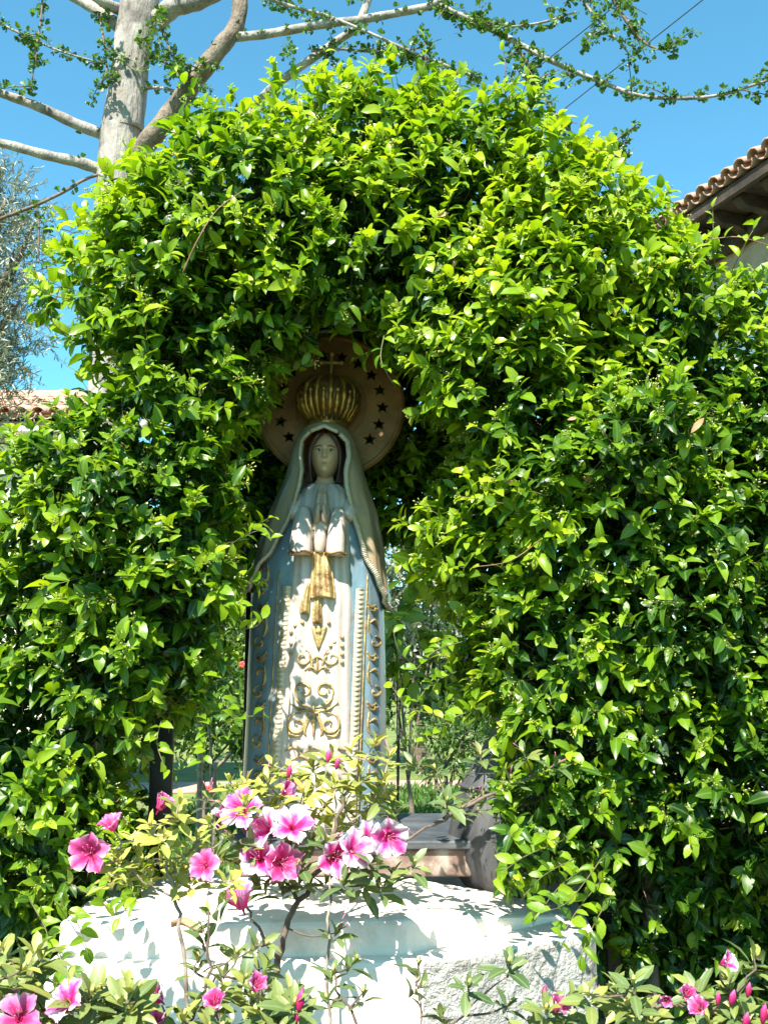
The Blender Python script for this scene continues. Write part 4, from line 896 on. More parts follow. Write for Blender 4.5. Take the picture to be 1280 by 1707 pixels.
bush('azalea_bush', 'yellow-leaved azalea left of the statue with three pink flowers, nearest the left jasmine', (300, 1700, 2.5),
     [[(330, 1950, 2.46), (320, 1700, 2.46), (300, 1560, 2.45), (290, 1480, 2.45), (280, 1420, 2.45), (290, 1360, 2.45)], [(300, 1500, 2.45), (240, 1470, 2.44), (195, 1420, 2.42)], [(298, 1480, 2.45), (340, 1440, 2.42), (370, 1400, 2.4)]],
     J([(252, 1375), (298, 1365), (275, 1395), (330, 1392), (232, 1425), (200, 1435), (290, 1452), (332, 1442), (252, 1462), (388, 1468), (180, 1455), (360, 1425), (310, 1425), (270, 1430), (225, 1395), (350, 1370), (300, 1340), (383, 1300), (410, 1335), (215, 1455), (320, 1470)], 2.43, .86),
     flowers=[(150, 1421, 2.38, 80, 1, (-.3, -1, .5)), (188, 1378, 2.4, 56, 1, (-.3, -.5, .9), .6), (268, 1345, 2.4, 56, 1, (-.6, -.3, .8), .4), (342, 1443, 2.36, 62, 1, (-.1, -1, .4))], nleaf=(8, 11), size=42, stemr=.005, mat='greytwig')
bush('azalea_bush', 'slender azalea shoot with upright leaves before the white plinth, left of the brown stem', (350, 1720, 2.2),
     [[(345, 1950, 2.2), (345, 1707, 2.2), (345, 1600, 2.2), (348, 1520, 2.2)], [(345, 1640, 2.2), (400, 1600, 2.17), (440, 1570, 2.16)]],
     J([(348, 1520), (344, 1565), (395, 1590), (440, 1575), (375, 1625), (330, 1600), (410, 1630), (445, 1610)], 2.18, .45), nleaf=(7, 9), size=48, stemr=.004)
def region(n, poly, Y, tone, jit=.15):
    out = []; xs = [p[0] for p in poly]; ys = [p[1] for p in poly]
    while len(out) < n:
        x, y = random.uniform(min(xs), max(xs)), random.uniform(min(ys), max(ys))
        if poly_sdf(np.array([[x, y]]), poly)[0] < 0: out.append((x, y, Y + random.uniform(-jit, jit), tone + random.uniform(-.12, .12)))
    return out
bush('azalea_bush', 'low azalea with grey-green leaves and large pink flowers in the lower left corner', (80, 1760, 1.95),
     [[(60, 2300, 1.95), (70, 1850, 1.95), (80, 1720, 1.95), (60, 1640, 1.98)], [(75, 1780, 1.95), (160, 1700, 1.95), (200, 1660, 1.98)], [(70, 1780, 1.95), (10, 1690, 1.95)]],
     region(38, [(-20, 1575), (50, 1580), (90, 1600), (150, 1630), (210, 1640), (245, 1690), (240, 1735), (-20, 1735)], 1.98, .56, .12),
     flowers=[(112, 1668, 1.85, 82, 0, (-.2, -1, .5)), (30, 1696, 1.84, 88, 1, (-.3, -1, .6)), (20, 1665, 1.95, 40, 1, (-.3, -1, .9))], nleaf=(8, 9), size=52)
bush('azalea_bush', 'low azalea with half-open pink flowers at the foot of the bare brown stem', (380, 1800, 2.0),
     [[(380, 2300, 2.05), (380, 1850, 2.05), (370, 1720, 2.05), (340, 1670, 2.05)], [(380, 1760, 2.05), (450, 1700, 2.05), (520, 1660, 2.05)], [(380, 1780, 2.05), (290, 1710, 2.05), (250, 1680, 2.05)]],
     region(26, [(235, 1690), (300, 1655), (380, 1645), (440, 1630), (500, 1655), (520, 1700), (500, 1735), (240, 1735)], 2.06, .55, .1),
     flowers=[(265, 1665, 1.97, 64, 0, (-.3, -.6, .9), .5), (360, 1675, 1.97, 56, 1, (.1, -1, .6), .6), (425, 1645, 2.0, 56, 1, (.2, -.4, .5), .3), (262, 1702, 1.97, 40, 1, (.1, -1, .6), .6)], buds=[(497, 1668, 1.98, 38), (492, 1698, 1.98, 22)], nleaf=(8, 9), size=46)
bush('azalea_bush', 'dark-leaved azalea without flowers in front of the plinth, right of the brown stem', (700, 1800, 2.1),
     [[(640, 2300, 2.15), (640, 1850, 2.15), (600, 1720, 2.15), (560, 1640, 2.15)], [(650, 1900, 2.15), (700, 1720, 2.15), (695, 1640, 2.15)], [(680, 1790, 2.15), (770, 1690, 2.15), (840, 1630, 2.15)]],
     J([(555, 1620), (590, 1602), (545, 1665), (605, 1655), (700, 1645), (697, 1608), (780, 1640), (848, 1605), (735, 1692), (850, 1672)], 2.14, .30), nleaf=(7, 9), size=42, stemr=.004)
bush('azalea_bush', 'low azalea with grey-green leaves, pink flowers and buds in the lower right corner', (1080, 1800, 2.1),
     [[(1080, 2300, 2.15), (1080, 1850, 2.15), (1060, 1720, 2.15), (1060, 1620, 2.15)], [(1080, 1800, 2.15), (980, 1700, 2.15), (925, 1650, 2.15)], [(1080, 1780, 2.15), (1180, 1690, 2.12), (1260, 1620, 2.1)]],
     region(36, [(890, 1700), (930, 1640), (1010, 1650), (1050, 1610), (1080, 1620), (1120, 1650), (1180, 1630), (1240, 1590), (1300, 1590), (1300, 1735), (890, 1735)], 2.14, .50, .12),
     flowers=[(928, 1680, 2.05, 50, 1, (.1, -1, .5), .6), (1207, 1605, 2.05, 48, 0, (.2, -1, .4), .6), (1142, 1660, 2.03, 46, 1, (.3, -1, .7), .5), (1165, 1682, 2.0, 48, 1, (-.2, -1, .4), .5), (1110, 1665, 2.04, 40, 1, (-.3, -1, .6), .4)],
     buds=[(905, 1655, 2.08, 26), (996, 1655, 2.1, 24), (1217, 1662, 2.02, 30), (1245, 1650, 2.04, 26), (1270, 1690, 2.02, 34), (1240, 1700, 2.02, 30), (1195, 1665, 2.04, 22)], nleaf=(8, 9), size=49)

# a curled dry leaf lying on the plinth step
dm = MB(); rs = []
for i in range(9):
    t = i / 8; hw = .022 * math.sin(math.pi * min(.98, max(.04, t))) ** .7
    rs.append([Vector(((t - .5) * .09, -hw + 2 * hw * k / 6, .004 + .018 * abs(k / 3 - 1) ** 1.5 * (1 - .3 * t) + .008 * math.sin(t * 5))) for k in range(7)])
dm.rings(rs, cap=False, closed=False)
dl = link('fallen_leaf', mesh_of('fallen_leaf', dm.v, dm.f, M['dry']), None, Matrix.Translation(at_z(312, 1553, ZU) + Vector((0, 0, .002))) @ Matrix.Rotation(R(-15), 4, 'Z'))
so = dl.modifiers.new('s', 'SOLIDIFY'); so.thickness = .001
tag(dl, 'curled brown dry leaf lying on the white plinth', 'fallen leaf')

# ------------------------------------------------------------------ ginkgo tree behind the arch
gb = at(205, 300, 5.4); gb.z = 0
gink = thing('ginkgo_tree', 'pale-barked tree with tiny clustered leaves rising behind the left of the arch', 'tree', gb)
YG = 5.4
def limb(pts, r0, r1, name='limb', mat='bark', n=12, k=6, wob=.0):
    P = smooth_path([at(*p) for p in pts], k); N_ = len(P)
    P = [p + Vector((random.gauss(0, wob), random.gauss(0, wob), random.gauss(0, wob))) for p in P]
    rr = [(r0 + (r1 - r0) * i / (N_ - 1)) * pxm(YG) * (1 + .05 * math.sin(i * 1.7)) for i in range(N_)]
    m = MB(); m.tube(P, rr, n); m.build(name, M[mat], gink); return P
b_ = at(195, 330, 5.4)
P = [Vector((b_.x - .10, 5.4, 0)), Vector((b_.x - .05, 5.4, 1.2)), Vector((b_.x + .02, 5.4, 2.6))] + [at(x, y, 5.4) for x, y in ((198, 270), (206, 215), (216, 120), (228, 40), (240, -60), (262, -260), (270, -420))]
P = smooth_path(P, 8); m = MB(); rings_ = []
zz = [p.z for p in P]
rad = [float(np.interp(p.z, [0, 1.2, at(205, 250, 5.4).z, at(206, 215, 5.4).z, at(216, 110, 5.4).z, at(228, 20, 5.4).z, at(262, -400, 5.4).z], [.17, .145, .118, .12, .107, .115, .05])) for p in P]
for i, p in enumerate(P):
    rings_.append([p + Vector((math.cos(a), math.sin(a), 0)) * rad[i] * (1 + .03 * math.sin(3 * a + i * .5) + .02 * math.sin(7 * a + i)) for a in np.linspace(0, 6.283, 28, endpoint=False)])
m.rings(rings_); m.build('trunk', M['bark'], gink)
TW = []   # twigs that carry leaf clusters: (path, density)
def branch(pts, r0, r1, leaves=0, **kw):
    P = limb(pts, r0, r1, **kw)
    if leaves: TW.append((P, leaves))
branch([(182, 228, 5.4), (130, 208, 5.35), (70, 180, 5.3), (0, 155, 5.25), (-80, 130, 5.2)], 11, 6, .15)
branch([(175, 285, 5.4), (130, 270, 5.35), (75, 258, 5.3), (0, 238, 5.25), (-80, 225, 5.2)], 11, 6.5, .1)
branch([(225, 262, 5.4), (265, 215, 5.3), (310, 155, 5.25), (365, 82, 5.2), (395, 40, 5.2), (402, -30, 5.2), (410, -160, 5.2)], 19, 12, .3, mat='limbbark')
branch([(262, 35, 5.4), (290, 12, 5.35), (330, 2, 5.3), (380, -25, 5.3), (450, -90, 5.3)], 19, 12, .2)
branch([(200, 45, 5.4), (165, 18, 5.45), (120, -8, 5.5), (40, -60, 5.5)], 12, 9, .2)
branch([(205, 18, 5.4), (170, 2, 5.3), (140, -25, 5.3)], 11, 8)
branch([(395, 62, 5.2), (450, 56, 5.15), (540, 40, 5.1), (600, 33, 5.1), (700, 14, 5.05), (730, 4, 5.0), (800, -40, 5.0)], 8, 6, .25)
branch([(715, 8, 5.05), (760, 22, 5.0), (850, 65, 4.95), (905, 95, 4.9), (950, 116, 4.9), (1000, 136, 4.9), (1060, 158, 4.85), (1130, 164, 4.8), (1200, 158, 4.8), (1290, 130, 4.75)], 5.5, 2.2, 1.0)
branch([(858, 70, 4.95), (880, 110, 4.9), (893, 140, 4.9), (925, 188, 4.85), (960, 230, 4.85), (975, 245, 4.85)], 3, 1.2, .9, mat='wood')
branch([(620, -20, 5.2), (597, 40, 5.2), (560, 70, 5.25), (500, 112, 5.3), (440, 160, 5.4), (380, 240, 5.4), (300, 300, 5.4)], 7, 8, .0)
branch([(440, -5, 5.1), (490, 12, 5.1), (540, 25, 5.1), (600, 48, 5.05), (700, 92, 5.0), (800, 130, 4.95)], 3.5, 2, .8)
branch([(965, -15, 4.9), (985, 20, 4.9), (1015, 52, 4.85), (1050, 92, 4.85)], 2.6, 1.2, 1.0)
branch([(1010, -20, 4.9), (1040, 30, 4.85), (1070, 68, 4.85), (1100, 82, 4.8), (1128, 78, 4.8)], 3.2, 1.2, 1.0, mat='wood')
branch([(730, 5, 5.0), (780, 30, 4.9), (830, 45, 4.9), (900, 38, 4.9), (960, 20, 4.9)], 3, 1.5, 1.0)
branch([(520, 85, 5.2), (570, 82, 5.15), (640, 88, 5.1), (700, 80, 5.1)], 2.8, 1.4, .8)
branch([(640, 85, 5.1), (680, 96, 5.05), (730, 115, 5.0), (800, 128, 4.95)], 3, 1.4, .9)
branch([(205, 285, 5.4), (170, 290, 5.35), (140, 300, 5.3), (110, 318, 5.2), (60, 342, 5.1), (0, 365, 5.1), (-40, 380, 5.1)], 2.6, 3, .3, mat='wood')
branch([(62, 342, 5.1), (66, 380, 5.1), (64, 430, 5.1)], 1.8, 1, .6, mat='wood')
branch([(72, -10, 5.3), (68, 40, 5.25), (60, 90, 5.2), (52, 150, 5.2)], 1.8, 1, .9, mat='wood')
branch([(-20, 30, 5.3), (40, 58, 5.3), (100, 85, 5.3), (180, 108, 5.35)], 2.4, 1.6, 1.0)
branch([(265, 10, 5.3), (275, 60, 5.2), (295, 110, 5.15), (310, 135, 5.1)], 1.8, 1, 1.0, mat='wood')
branch([(165, 20, 5.4), (172, 60, 5.3), (178, 115, 5.25), (168, 140, 5.2)], 1.8, 1, .9, mat='wood')
branch([(222, 150, 5.4), (255, 146, 5.35), (285, 150, 5.3), (330, 165, 5.2)], 4, 2, .4)
branch([(1060, 208, 4.8), (1025, 235, 4.85), (990, 265, 4.9), (960, 300, 5.0)], 1.2, 2, .7, mat='wood')
branch([(250, 90, 5.4), (285, 108, 5.2), (320, 118, 5.15), (350, 100, 5.1)], 2, 1.1, .9)
# short side twigs off the leafy branches
extra = []
for P, dns in list(TW):
    if dns < .5: continue
    for i in range(2, len(P) - 1, 3):
        if random.random() < .75:
            a = (P[i + 1] - P[i]).normalized(); d = (Vector((random.gauss(0, 1), random.gauss(0, .5), random.gauss(-.15, .8))) + a * .5).normalized(); L_ = random.uniform(.06, .22)
            q = [P[i], P[i] + d * L_ * .5 + Vector((0, 0, -.01)), P[i] + d * L_ + Vector((0, 0, -.03))]; extra.append(q)
m = MB()
for q in extra: m.tube(q, [.0035, .0028, .0018], 5); TW.append((q, 1.3))
m.build('side_twigs', M['wood'], gink, kind='stuff')
# canopy above the picture (its shade falls on the trunk)
for _ in range(60):
    c = Vector((random.uniform(-2.6, 1.2), random.uniform(4.2, 6.2), random.uniform(5.4, 6.8))); d = Vector((random.gauss(0, 1), random.gauss(0, 1), .2)).normalized() * .5
    TW.append(([c, c + d * .5, c + d], .9))
gp, gd, gn = [], [], []
for P, dns in TW:
    for i in range(len(P) - 1):
        seg = P[i + 1] - P[i]; nsp = max(0, int(seg.length / .028 * dns + random.random()))
        for _ in range(nsp):
            c = P[i] + seg * random.random(); o_ = Vector((random.gauss(0, 1), random.gauss(0, 1), random.gauss(.1, 1))).normalized()
            c = c + o_ * random.uniform(.008, .03)
            for _ in range(random.randint(4, 7)):
                d = (o_ * .8 + Vector((random.gauss(0, 1), random.gauss(0, 1), random.gauss(-.3, .8)))).normalized()
                gp.append(c + d * .008); gd.append(d); gn.append(Vector((random.gauss(0, .8), random.gauss(-.3, .8), 1)))
gp, gd, gn = np.array(gp), np.array(gd), np.array(gn)
foliage('crown', gink, gp, gd, gn, rng.uniform(.018, .034, len(gp)), GNK, rng.random(len(gp)), M['ginkgo'])

# ------------------------------------------------------------------ olive tree on the left
def crown_tree(name, label, cat, base, blobs, mat, shapes, size, dens, trunk_pts, tr, tone=(.2, 1), bark='darkbark', seed=1, group=None, streak=.7, red=0):
    rr = np.random.default_rng(seed); t = thing(name, label, cat, base, group)
    tr_top = Vector(trunk_pts[-1]); m = MB(); P = smooth_path(trunk_pts, 5); m.tube(P, [tr * (1 - .5 * i / (len(P) - 1)) for i in range(len(P))], 9); m.build('trunk', M[bark], t)
    m = MB(); PP, DD, NNn, TT = [], [], [], []; LB = []
    for (c, rad_) in blobs:
        c = np.array(c); rad_ = np.array(rad_); n = int(dens * rad_[0] * rad_[1] * rad_[2] * 4.2 + 3)
        m.tube(smooth_path([tr_top, tr_top.lerp(Vector(c), .6) + Vector((0, 0, .05)), Vector(c)], 4), [tr * .45, tr * .42, tr * .38, tr * .34, tr * .3, tr * .25, tr * .2, tr * .14, tr * .1], 6)
        for _ in range(n):
            v_ = unit(rr.normal(0, 1, 3)); p = c + v_ * rad_ * rr.uniform(.35, 1.05) * (1 + .2 * math.sin(v_[0] * 7 + v_[2] * 5 + seed))
            dr = unit(v_ * .8 + rr.normal(0, .5, 3) + np.array([0, 0, .25])); k = int(rr.integers(8, 14)); ln = size * k * .28
            LB.append((p, p + dr * ln)); tt = rr.uniform(*tone)
            for j in range(k):
                PP.append(p + dr * ln * j / k); DD.append(unit(dr * streak + rr.normal(0, .65, 3))); NNn.append(unit(rr.normal(0, .6, 3) + upv)); TT.append(np.clip(tt + rr.normal(0, .18), 0, 1))
    m.build('limbs', M[bark], t)
    PP, DD, NNn, TT = map(np.array, (PP, DD, NNn, TT))
    foliage('crown', t, PP, DD, NNn, rr.uniform(.7, 1.2, len(PP)) * size, shapes, TT, mat)
    tubes3(np.array([a for a, b in LB]), np.array([b for a, b in LB]), np.full(len(LB), .002), np.array(WM[t.name].translation), 'twigs', M[bark], t)
    return t
def blob(px, py, Y, r, ry=None): p = at(px, py, Y); return (tuple(p), (r, ry or r, r))
ob = at(-60, 1100, 7.2); ob.z = 0
crown_tree('olive_tree', 'silvery grey-green olive tree at the left edge behind the arch', 'tree', ob,
           [blob(10, 330, 7.2, .26), blob(-30, 400, 7.2, .42), blob(25, 420, 7.1, .26), blob(35, 500, 7.2, .25), blob(-30, 540, 7.2, .45), blob(5, 590, 7.2, .28), blob(-70, 640, 7.2, .5), blob(60, 370, 7.2, .14), blob(-160, 480, 7.3, .6), blob(-60, 300, 7.2, .35), blob(-20, 630, 7.1, .25)],
           M['olive'], OLV, .058, 900, [ob, ob + Vector((.1, 0, 1.2)), at(-60, 660, 7.2)], .09, (.15, 1), seed=3)

# ------------------------------------------------------------------ garden seen through the arch
# lawn blades
gx = rng.uniform(-2.2, 2.2, 26000); gy = 4.6 + (rng.uniform(0, 1, 26000) ** 1.4) * 8.5
lawn = link('grass', None); bpy.data.objects.remove(lawn)
P_ = np.stack([gx, gy, np.zeros_like(gx)], 1)
V, T, tn, rb = leaf_batch(P_, unit(rng.normal(0, .5, (26000, 3)) + np.array([0, 0, 1.1])), rng.normal(0, 1, (26000, 3)), rng.uniform(.04, .12, 26000), OLV * np.array([1, 1.6, 1]), rng.random(26000))
gr = link('grass', tri_mesh('grass', V, T, M['grass'], {'tone': tn, 'rib': rb * 0})); tag(gr, 'short green lawn grass behind the arch', 'grass', kind='stuff')
shr = 'garden shrubs behind the arch'
def shrub(name, label, px, py, Y, blobs, mat, size, seed, dens=420, tone=(.1, .9), shapes=AZA, r=.03, bark='darkbark'):
    b = at(px, py, Y); b.z = 0
    return crown_tree(name, label, 'shrub', b, blobs, mat, shapes, size, dens, [b, b + Vector((.03, 0, .3)), b + Vector((0, 0, .6))], r, tone, bark, seed, shr)
shrub('garden_shrub', 'silvery shrub seen between the statue and the right side of the arch', 680, 1200, 8.5, [blob(650, 960, 8.5, .42), blob(700, 930, 8.5, .4), blob(730, 1020, 8.6, .4), blob(640, 1040, 8.6, .35)], M['olive'], .07, 11)
shrub('garden_shrub', 'green shrub behind the lawn, right of the statue', 740, 1200, 9.5, [blob(720, 1110, 9.5, .5), blob(780, 1080, 9.5, .5), blob(850, 1120, 9.4, .5), blob(660, 1130, 9.5, .4), blob(800, 1200, 9.3, .4)], M['garden'], .08, 12)
shrub('garden_shrub', 'green shrub behind the lawn, left of the statue', 340, 1200, 9.0, [blob(330, 1180, 9.0, .45), blob(390, 1140, 9.0, .45), blob(420, 1060, 9.2, .4), blob(280, 1150, 9.0, .5), blob(450, 1180, 9.2, .4), blob(320, 1060, 9.2, .5)], M['garden'], .08, 13)
shrub('garden_shrub', 'silvery shrub peeping out left of the statue below the cape', 410, 1200, 10, [blob(410, 980, 10, .5), blob(370, 930, 10, .5), blob(450, 950, 10, .5)], M['olive'], .07, 14)
shrub('garden_shrub', 'dark green shrub half hidden between the lawn and the clay jar', 740, 1300, 6.6, [blob(745, 1265, 6.6, .2), blob(775, 1225, 6.6, .25), blob(700, 1222, 6.8, .16)], M['garden'], .05, 15, tone=(0, .5), dens=900)
shrub('garden_shrub', 'yellow-green broad-leaved plant beside the right edge of the statue', 662, 1200, 5.2, [blob(662, 1040, 5.2, .08), blob(668, 1075, 5.2, .07)], M['garden'], .12, 16, tone=(.8, 1), dens=3500, shapes=JAS, r=.012)
# forked shrub with bare stems, left of the statue
fb = at(362, 1330, 6.5); fb.z = 0
fk = thing('forked_shrub', 'small shrub with bare forked grey stems and a red flower, left of the statue', 'shrub', fb, shr)
m = MB()
for pts, r0 in (([(358, 1345, 6.5), (358, 1300, 6.5), (362, 1280, 6.5), (380, 1262, 6.45), (392, 1240, 6.4), (402, 1215, 6.4)], .016), ([(360, 1285, 6.5), (352, 1262, 6.5), (350, 1230, 6.5), (345, 1190, 6.5)], .012), ([(333, 1330, 6.7), (334, 1280, 6.7), (332, 1200, 6.7), (335, 1150, 6.7)], .022)):
    q = [at(*p) for p in pts]; q[0].z = 0.0; P = smooth_path(q, 4); m.tube(P, [r0 * (1 - .5 * i / (len(P) - 1)) for i in range(len(P))], 7)
m.build('stems', M['greytwig'], fk)
bl = [blob(390, 1200, 6.4, .18), blob(345, 1170, 6.5, .2), blob(372, 1130, 6.5, .18), blob(405, 1240, 6.4, .08)]
pp = np.concatenate([np.array(c) + unit(rng.normal(0, 1, (170, 3))) * np.array(rd) * rng.uniform(.3, 1, (170, 1)) for c, rd in bl])
foliage('crown', fk, pp, unit(rng.normal(0, 1, pp.shape)), unit(rng.normal(0, .5, pp.shape) + upv), rng.uniform(.04, .08, len(pp)), JAS, rng.random(len(pp)) * .7, M['garden'])
for (x, y) in ((349, 1315), (404, 1108), (852, 1117)):
    p = at(x, y, 6.3)
    m = MB()
    for q in range(5): m.ball(p + Vector((.012 * math.cos(q * 1.26), 0, .012 * math.sin(q * 1.26))), (.012, .006, .012), 6, 4)
    if x < 420: m.build('red_flower', M['redflower'], fk)
# low brick edging behind the lawn
be = thing('brick_edging', 'low edging of red bricks at the back of the lawn', 'edging', (0.6, 8.6, 0))
bm_ = MB().box((0, 0, 0), (.21, .10, .065)); bme = mesh_of('brick', bm_.v, bm_.f, M['brick'], False)
for row in range(4):
    for i in range(16):
        link('brick', bme, be, Matrix.Translation((-.35 + i * .222 + (row % 2) * .111, 8.6 + random.uniform(-.004, .004), .036 + row * .073)) @ Matrix.Rotation(random.gauss(0, .01), 4, 'Z'))
# tall background trees beyond the lawn
for i, (px, Y, h, r_, sd_) in enumerate(((250, 15, 2.6, 1.1, 31), (420, 17, 2.8, 1.2, 32), (560, 16, 2.6, 1.2, 33), (700, 15, 2.7, 1.1, 34), (850, 16, 2.6, 1.2, 35), (60, 14, 2.1, .9, 36))):
    b = at(px, 1116, Y); b.z = 0; rr = random.Random(sd_)
    lab = ['rounded green tree beyond the lawn, leftmost of those seen through the opening', 'rounded green tree beyond the lawn, just left of the statue', 'rounded green tree beyond the lawn, behind the statue', 'rounded green tree beyond the lawn, just right of the statue', 'rounded green tree beyond the lawn, behind the clay jar', 'small green tree below the tiled roof on the left'][i]
    crown_tree('garden_tree', lab, 'tree', b, [((b.x + rr.uniform(-r_, r_) * .7, Y + rr.uniform(-.5, .5), h * rr.uniform(.35, .85)), (r_ * .55, r_ * .5, r_ * .5)) for _ in range(8)], M['garden'], AZA, .12, 34, [b, b + Vector((0, 0, h * .3)), b + Vector((0, 0, h * .5))], .10, (.1, 1), seed=sd_, group='trees beyond the lawn')

# ------------------------------------------------------------------ tiled roofs
def barrel(L_=.42, r=.085, th=.014, taper=.86, n=9, up=True):
    m = MB(); rs = []
    for i, (t, k) in enumerate(((0, 1.0), (1, taper))):
        o_ = [Vector((t * L_, r * k * math.cos(a), (r * k * math.sin(a)) * (1 if up else -1))) for a in np.linspace(0, math.pi, n)]
        q_ = [Vector((t * L_, (r * k - th) * math.cos(a), ((r * k - th) * math.sin(a)) * (1 if up else -1))) for a in np.linspace(math.pi, 0, n)]
        rs.append(o_ + q_)
    m.rings(rs); return m
def tiled_roof(parent, eave0, eave1, slope_dir, pitch, cols, rows, mat, name='roof', r=.085, L_=.42, overlap=.34):
    """cover and pan tiles in courses from the eave upwards"""
    e = (eave1 - eave0); n_ = e.normalized(); sd_ = Vector(slope_dir).normalized(); up_ = (sd_ * math.cos(pitch) + Vector((0, 0, 1)) * math.sin(pitch)).normalized()
    nz = n_.cross(up_); nz = nz if nz.z > 0 else -nz; yv = nz.cross(up_)
    base = Matrix(((up_.x, yv.x, nz.x, 0), (up_.y, yv.y, nz.y, 0), (up_.z, yv.z, nz.z, 0), (0, 0, 0, 1)))
    cov = barrel(L_, r, .015).mesh('cover_tile', mat, smooth=True); pan = barrel(L_, r * .95, .012, .9, 7, False).mesh('pan_tile', mat, smooth=True)
    deck = MB(); d0, d1 = eave0 - nz * .09, eave1 - nz * .09; run = up_ * (rows * overlap + .2)
    deck.add([d0, d1, d1 + run, d0 + run, d0 - nz * .05, d1 - nz * .05, d1 + run - nz * .05, d0 + run - nz * .05], [(0, 1, 2, 3), (7, 6, 5, 4), (0, 4, 5, 1), (1, 5, 6, 2), (2, 6, 7, 3), (3, 7, 4, 0)])
    rf = deck.build(name, M['eave'], parent, False)
    for c in range(cols):
        for k in range(rows):
            p = eave0 + e * ((c + .5) / cols) + up_ * (k * overlap) + nz * (.012 * k * 0 + .012 + random.uniform(-.004, .004))
            W = Matrix.Translation(p + Vector((0, 0, 0))) @ base @ Matrix.Rotation(random.gauss(0, .018), 4, 'Z') @ Matrix.Rotation(R(1.6), 4, 'Y')
            link('tile', cov, rf, W)
            if k < 2 or cols < 16:
                p2 = eave0 + e * ((c + 1.0) / cols) + up_ * (k * overlap) + nz * .012
                link('tile', pan, rf, Matrix.Translation(p2) @ base)
    return rf
# right-hand house
E1 = at(1128, 352, 9.0); zE = E1.z
dE = ray(1280, 246); E0 = Vector((0, 0, CAMZ)) + dE * ((zE - CAMZ) / dE.z)
dirE = (E0 - E1).normalized(); E0x = E0 + dirE * 2.2; E1x = E1 - dirE * .6
nrmE = Vector((-dirE.y, dirE.x, 0)); nrmE = nrmE if nrmE.x > 0 else -nrmE       # away from the camera side
hr = thing('tiled_house', 'house with scalloped clay tile eaves and brown stucco wall at the right edge', 'house', Vector((E1.x + .6, E1.y, 0)))
ncol = int((E0x - E1x).length / .172)
tiled_roof(hr, E1x, E0x, nrmE, R(24), ncol, 7, M['paletile'], r=.074)
wl0, wl1 = E1x + nrmE * .62 + Vector((0, 0, 0)) + dirE * .12, E0x + nrmE * .62
zW = zE - .34
def wall_seg(name, z0, z1, mat, off=0.0):
    a, b = wl0 + nrmE * off, wl1 + nrmE * off; m = MB(); t_ = nrmE * .3
    vs = [Vector((p.x, p.y, z)) for z in (z0, z1) for p in (a, b, b + t_, a + t_)]
    m.add(vs, [(0, 1, 2, 3)[::-1], (4, 5, 6, 7), (0, 1, 5, 4), (1, 2, 6, 5), (2, 3, 7, 6), (3, 0, 4, 7)]); return m.build(name, mat, hr, False)
zmid = at(1270, 400, (wl0 + (wl1 - wl0) * .5).y).z
wall_seg('lower_wall', 0, zmid, M['stucco_w']); wall_seg('upper_wall', zmid + .002, zE + .2, M['stucco_b'], .006)
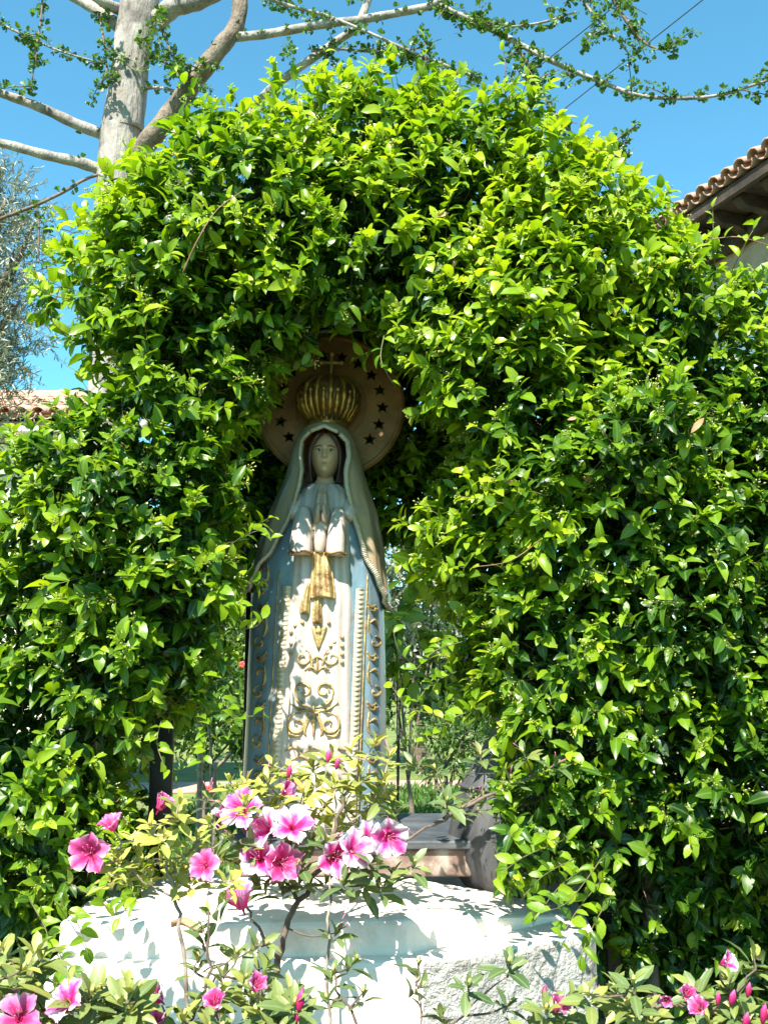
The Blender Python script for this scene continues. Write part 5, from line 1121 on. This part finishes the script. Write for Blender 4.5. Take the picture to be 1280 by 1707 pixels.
# eave timbers: fascia, moulded cornice with scalloped blocks, rafter tails
m = MB(); c_ = (E1x + E0x) / 2 + nrmE * .07; c_.z = zE - .115; rotE = Matrix(((dirE.x, nrmE.x, 0), (dirE.y, nrmE.y, 0), (0, 0, 1)))
m.box(c_, ((E0x - E1x).length, .05, .10), rotE); m.build('fascia', M['eave'], hr, False)
m = MB(); c_ = (E1x + E0x) / 2 + nrmE * .34; c_.z = zE - .10; m.box(c_, ((E0x - E1x).length, .50, .04), rotE); m.build('soffit', M['eave'], hr, False)
m = MB(); c_ = (E1x + E0x) / 2 + nrmE * .55; c_.z = zE - .25; m.box(c_, ((E0x - E1x).length, .12, .18), rotE); m.build('cornice', M['eave'], hr, False)
rt = MB(); rs = []
for t in np.linspace(0, 1, 8):
    rs.append([Vector((s_ * .05, -.48 + .48 * t, zz_)) for s_, zz_ in ((-1, 0), (1, 0), (1, -.05 - .13 * t ** .6 - .02 * math.sin(t * 9)), (-1, -.05 - .13 * t ** .6 - .02 * math.sin(t * 9)))])
rt.rings(rs); rme = mesh_of('rafter_tail', rt.v, rt.f, M['eave'], False)
nR = int((E0x - E1x).length / .36)
for k in range(nR):
    p = E1x + dirE * (.2 + k * .36) + nrmE * .60; p.z = zE - .125; link('rafter_tail', rme, hr, Matrix.Translation(p) @ rotE.to_4x4())
# left-hand house
YL = 11.0
a0, a1 = at(-160, 700, YL), at(190, 684, YL); a1.z = a0.z = at(40, 690, YL).z; a0.x -= .3
hl = thing('tiled_house', 'low white house with a red clay tile roof at the left edge behind the arch', 'house', Vector((a1.x - 1.2, YL + 1, 0)))
tiled_roof(hl, a0, a1, (0, 1, 0), R(20), int((a1 - a0).length / .19), 5, M['tile'], r=.082, L_=.5, overlap=.40)
m = MB(); m.box(((a0.x + a1.x) / 2, YL + .45 + .15, (a0.z - .14) / 2), ((a1 - a0).length - .1, .3, a0.z - .14)); m.build('wall', M['plaster'], hl, False)
m = MB(); top = a0.z + math.sin(R(20)) * 2.05 + .03; m.tube([(a0.x - .1, YL + 1.98, top), (a1.x + .1, YL + 1.98, top)], .11, 10); m.build('ridge', M['tile'], hl)
m = MB(); m.box(((a0.x + a1.x) / 2, YL + .2, a0.z - .16), ((a1 - a0).length, .34, .06)); m.build('cornice', M['plaster'], hl, False)

# ------------------------------------------------------------------ overhead cables
for (p, q, lab) in (((1180, -14, 8.0), (880, 222, 10.5), 'thin black overhead cable crossing the sky above the arch, the longer one'), ((1035, -5, 8.2), (840, 150, 10.5), 'thin black overhead cable crossing the sky behind the tree twigs, the shorter one')):
    A_, B_ = at(*p), at(*q); A_, B_ = A_ + (A_ - B_) * 1.2, B_ + (B_ - A_) * 3
    pts = [A_.lerp(B_, t) - Vector((0, 0, .25 * 4 * (t - .0) * (1 - t) * .2)) for t in np.linspace(0, 1, 24)]
    m = MB(); m.tube(pts, .0055, 5); o = m.build('overhead_cable', M['cable']); tag(o, lab, 'cable', 'overhead cables')
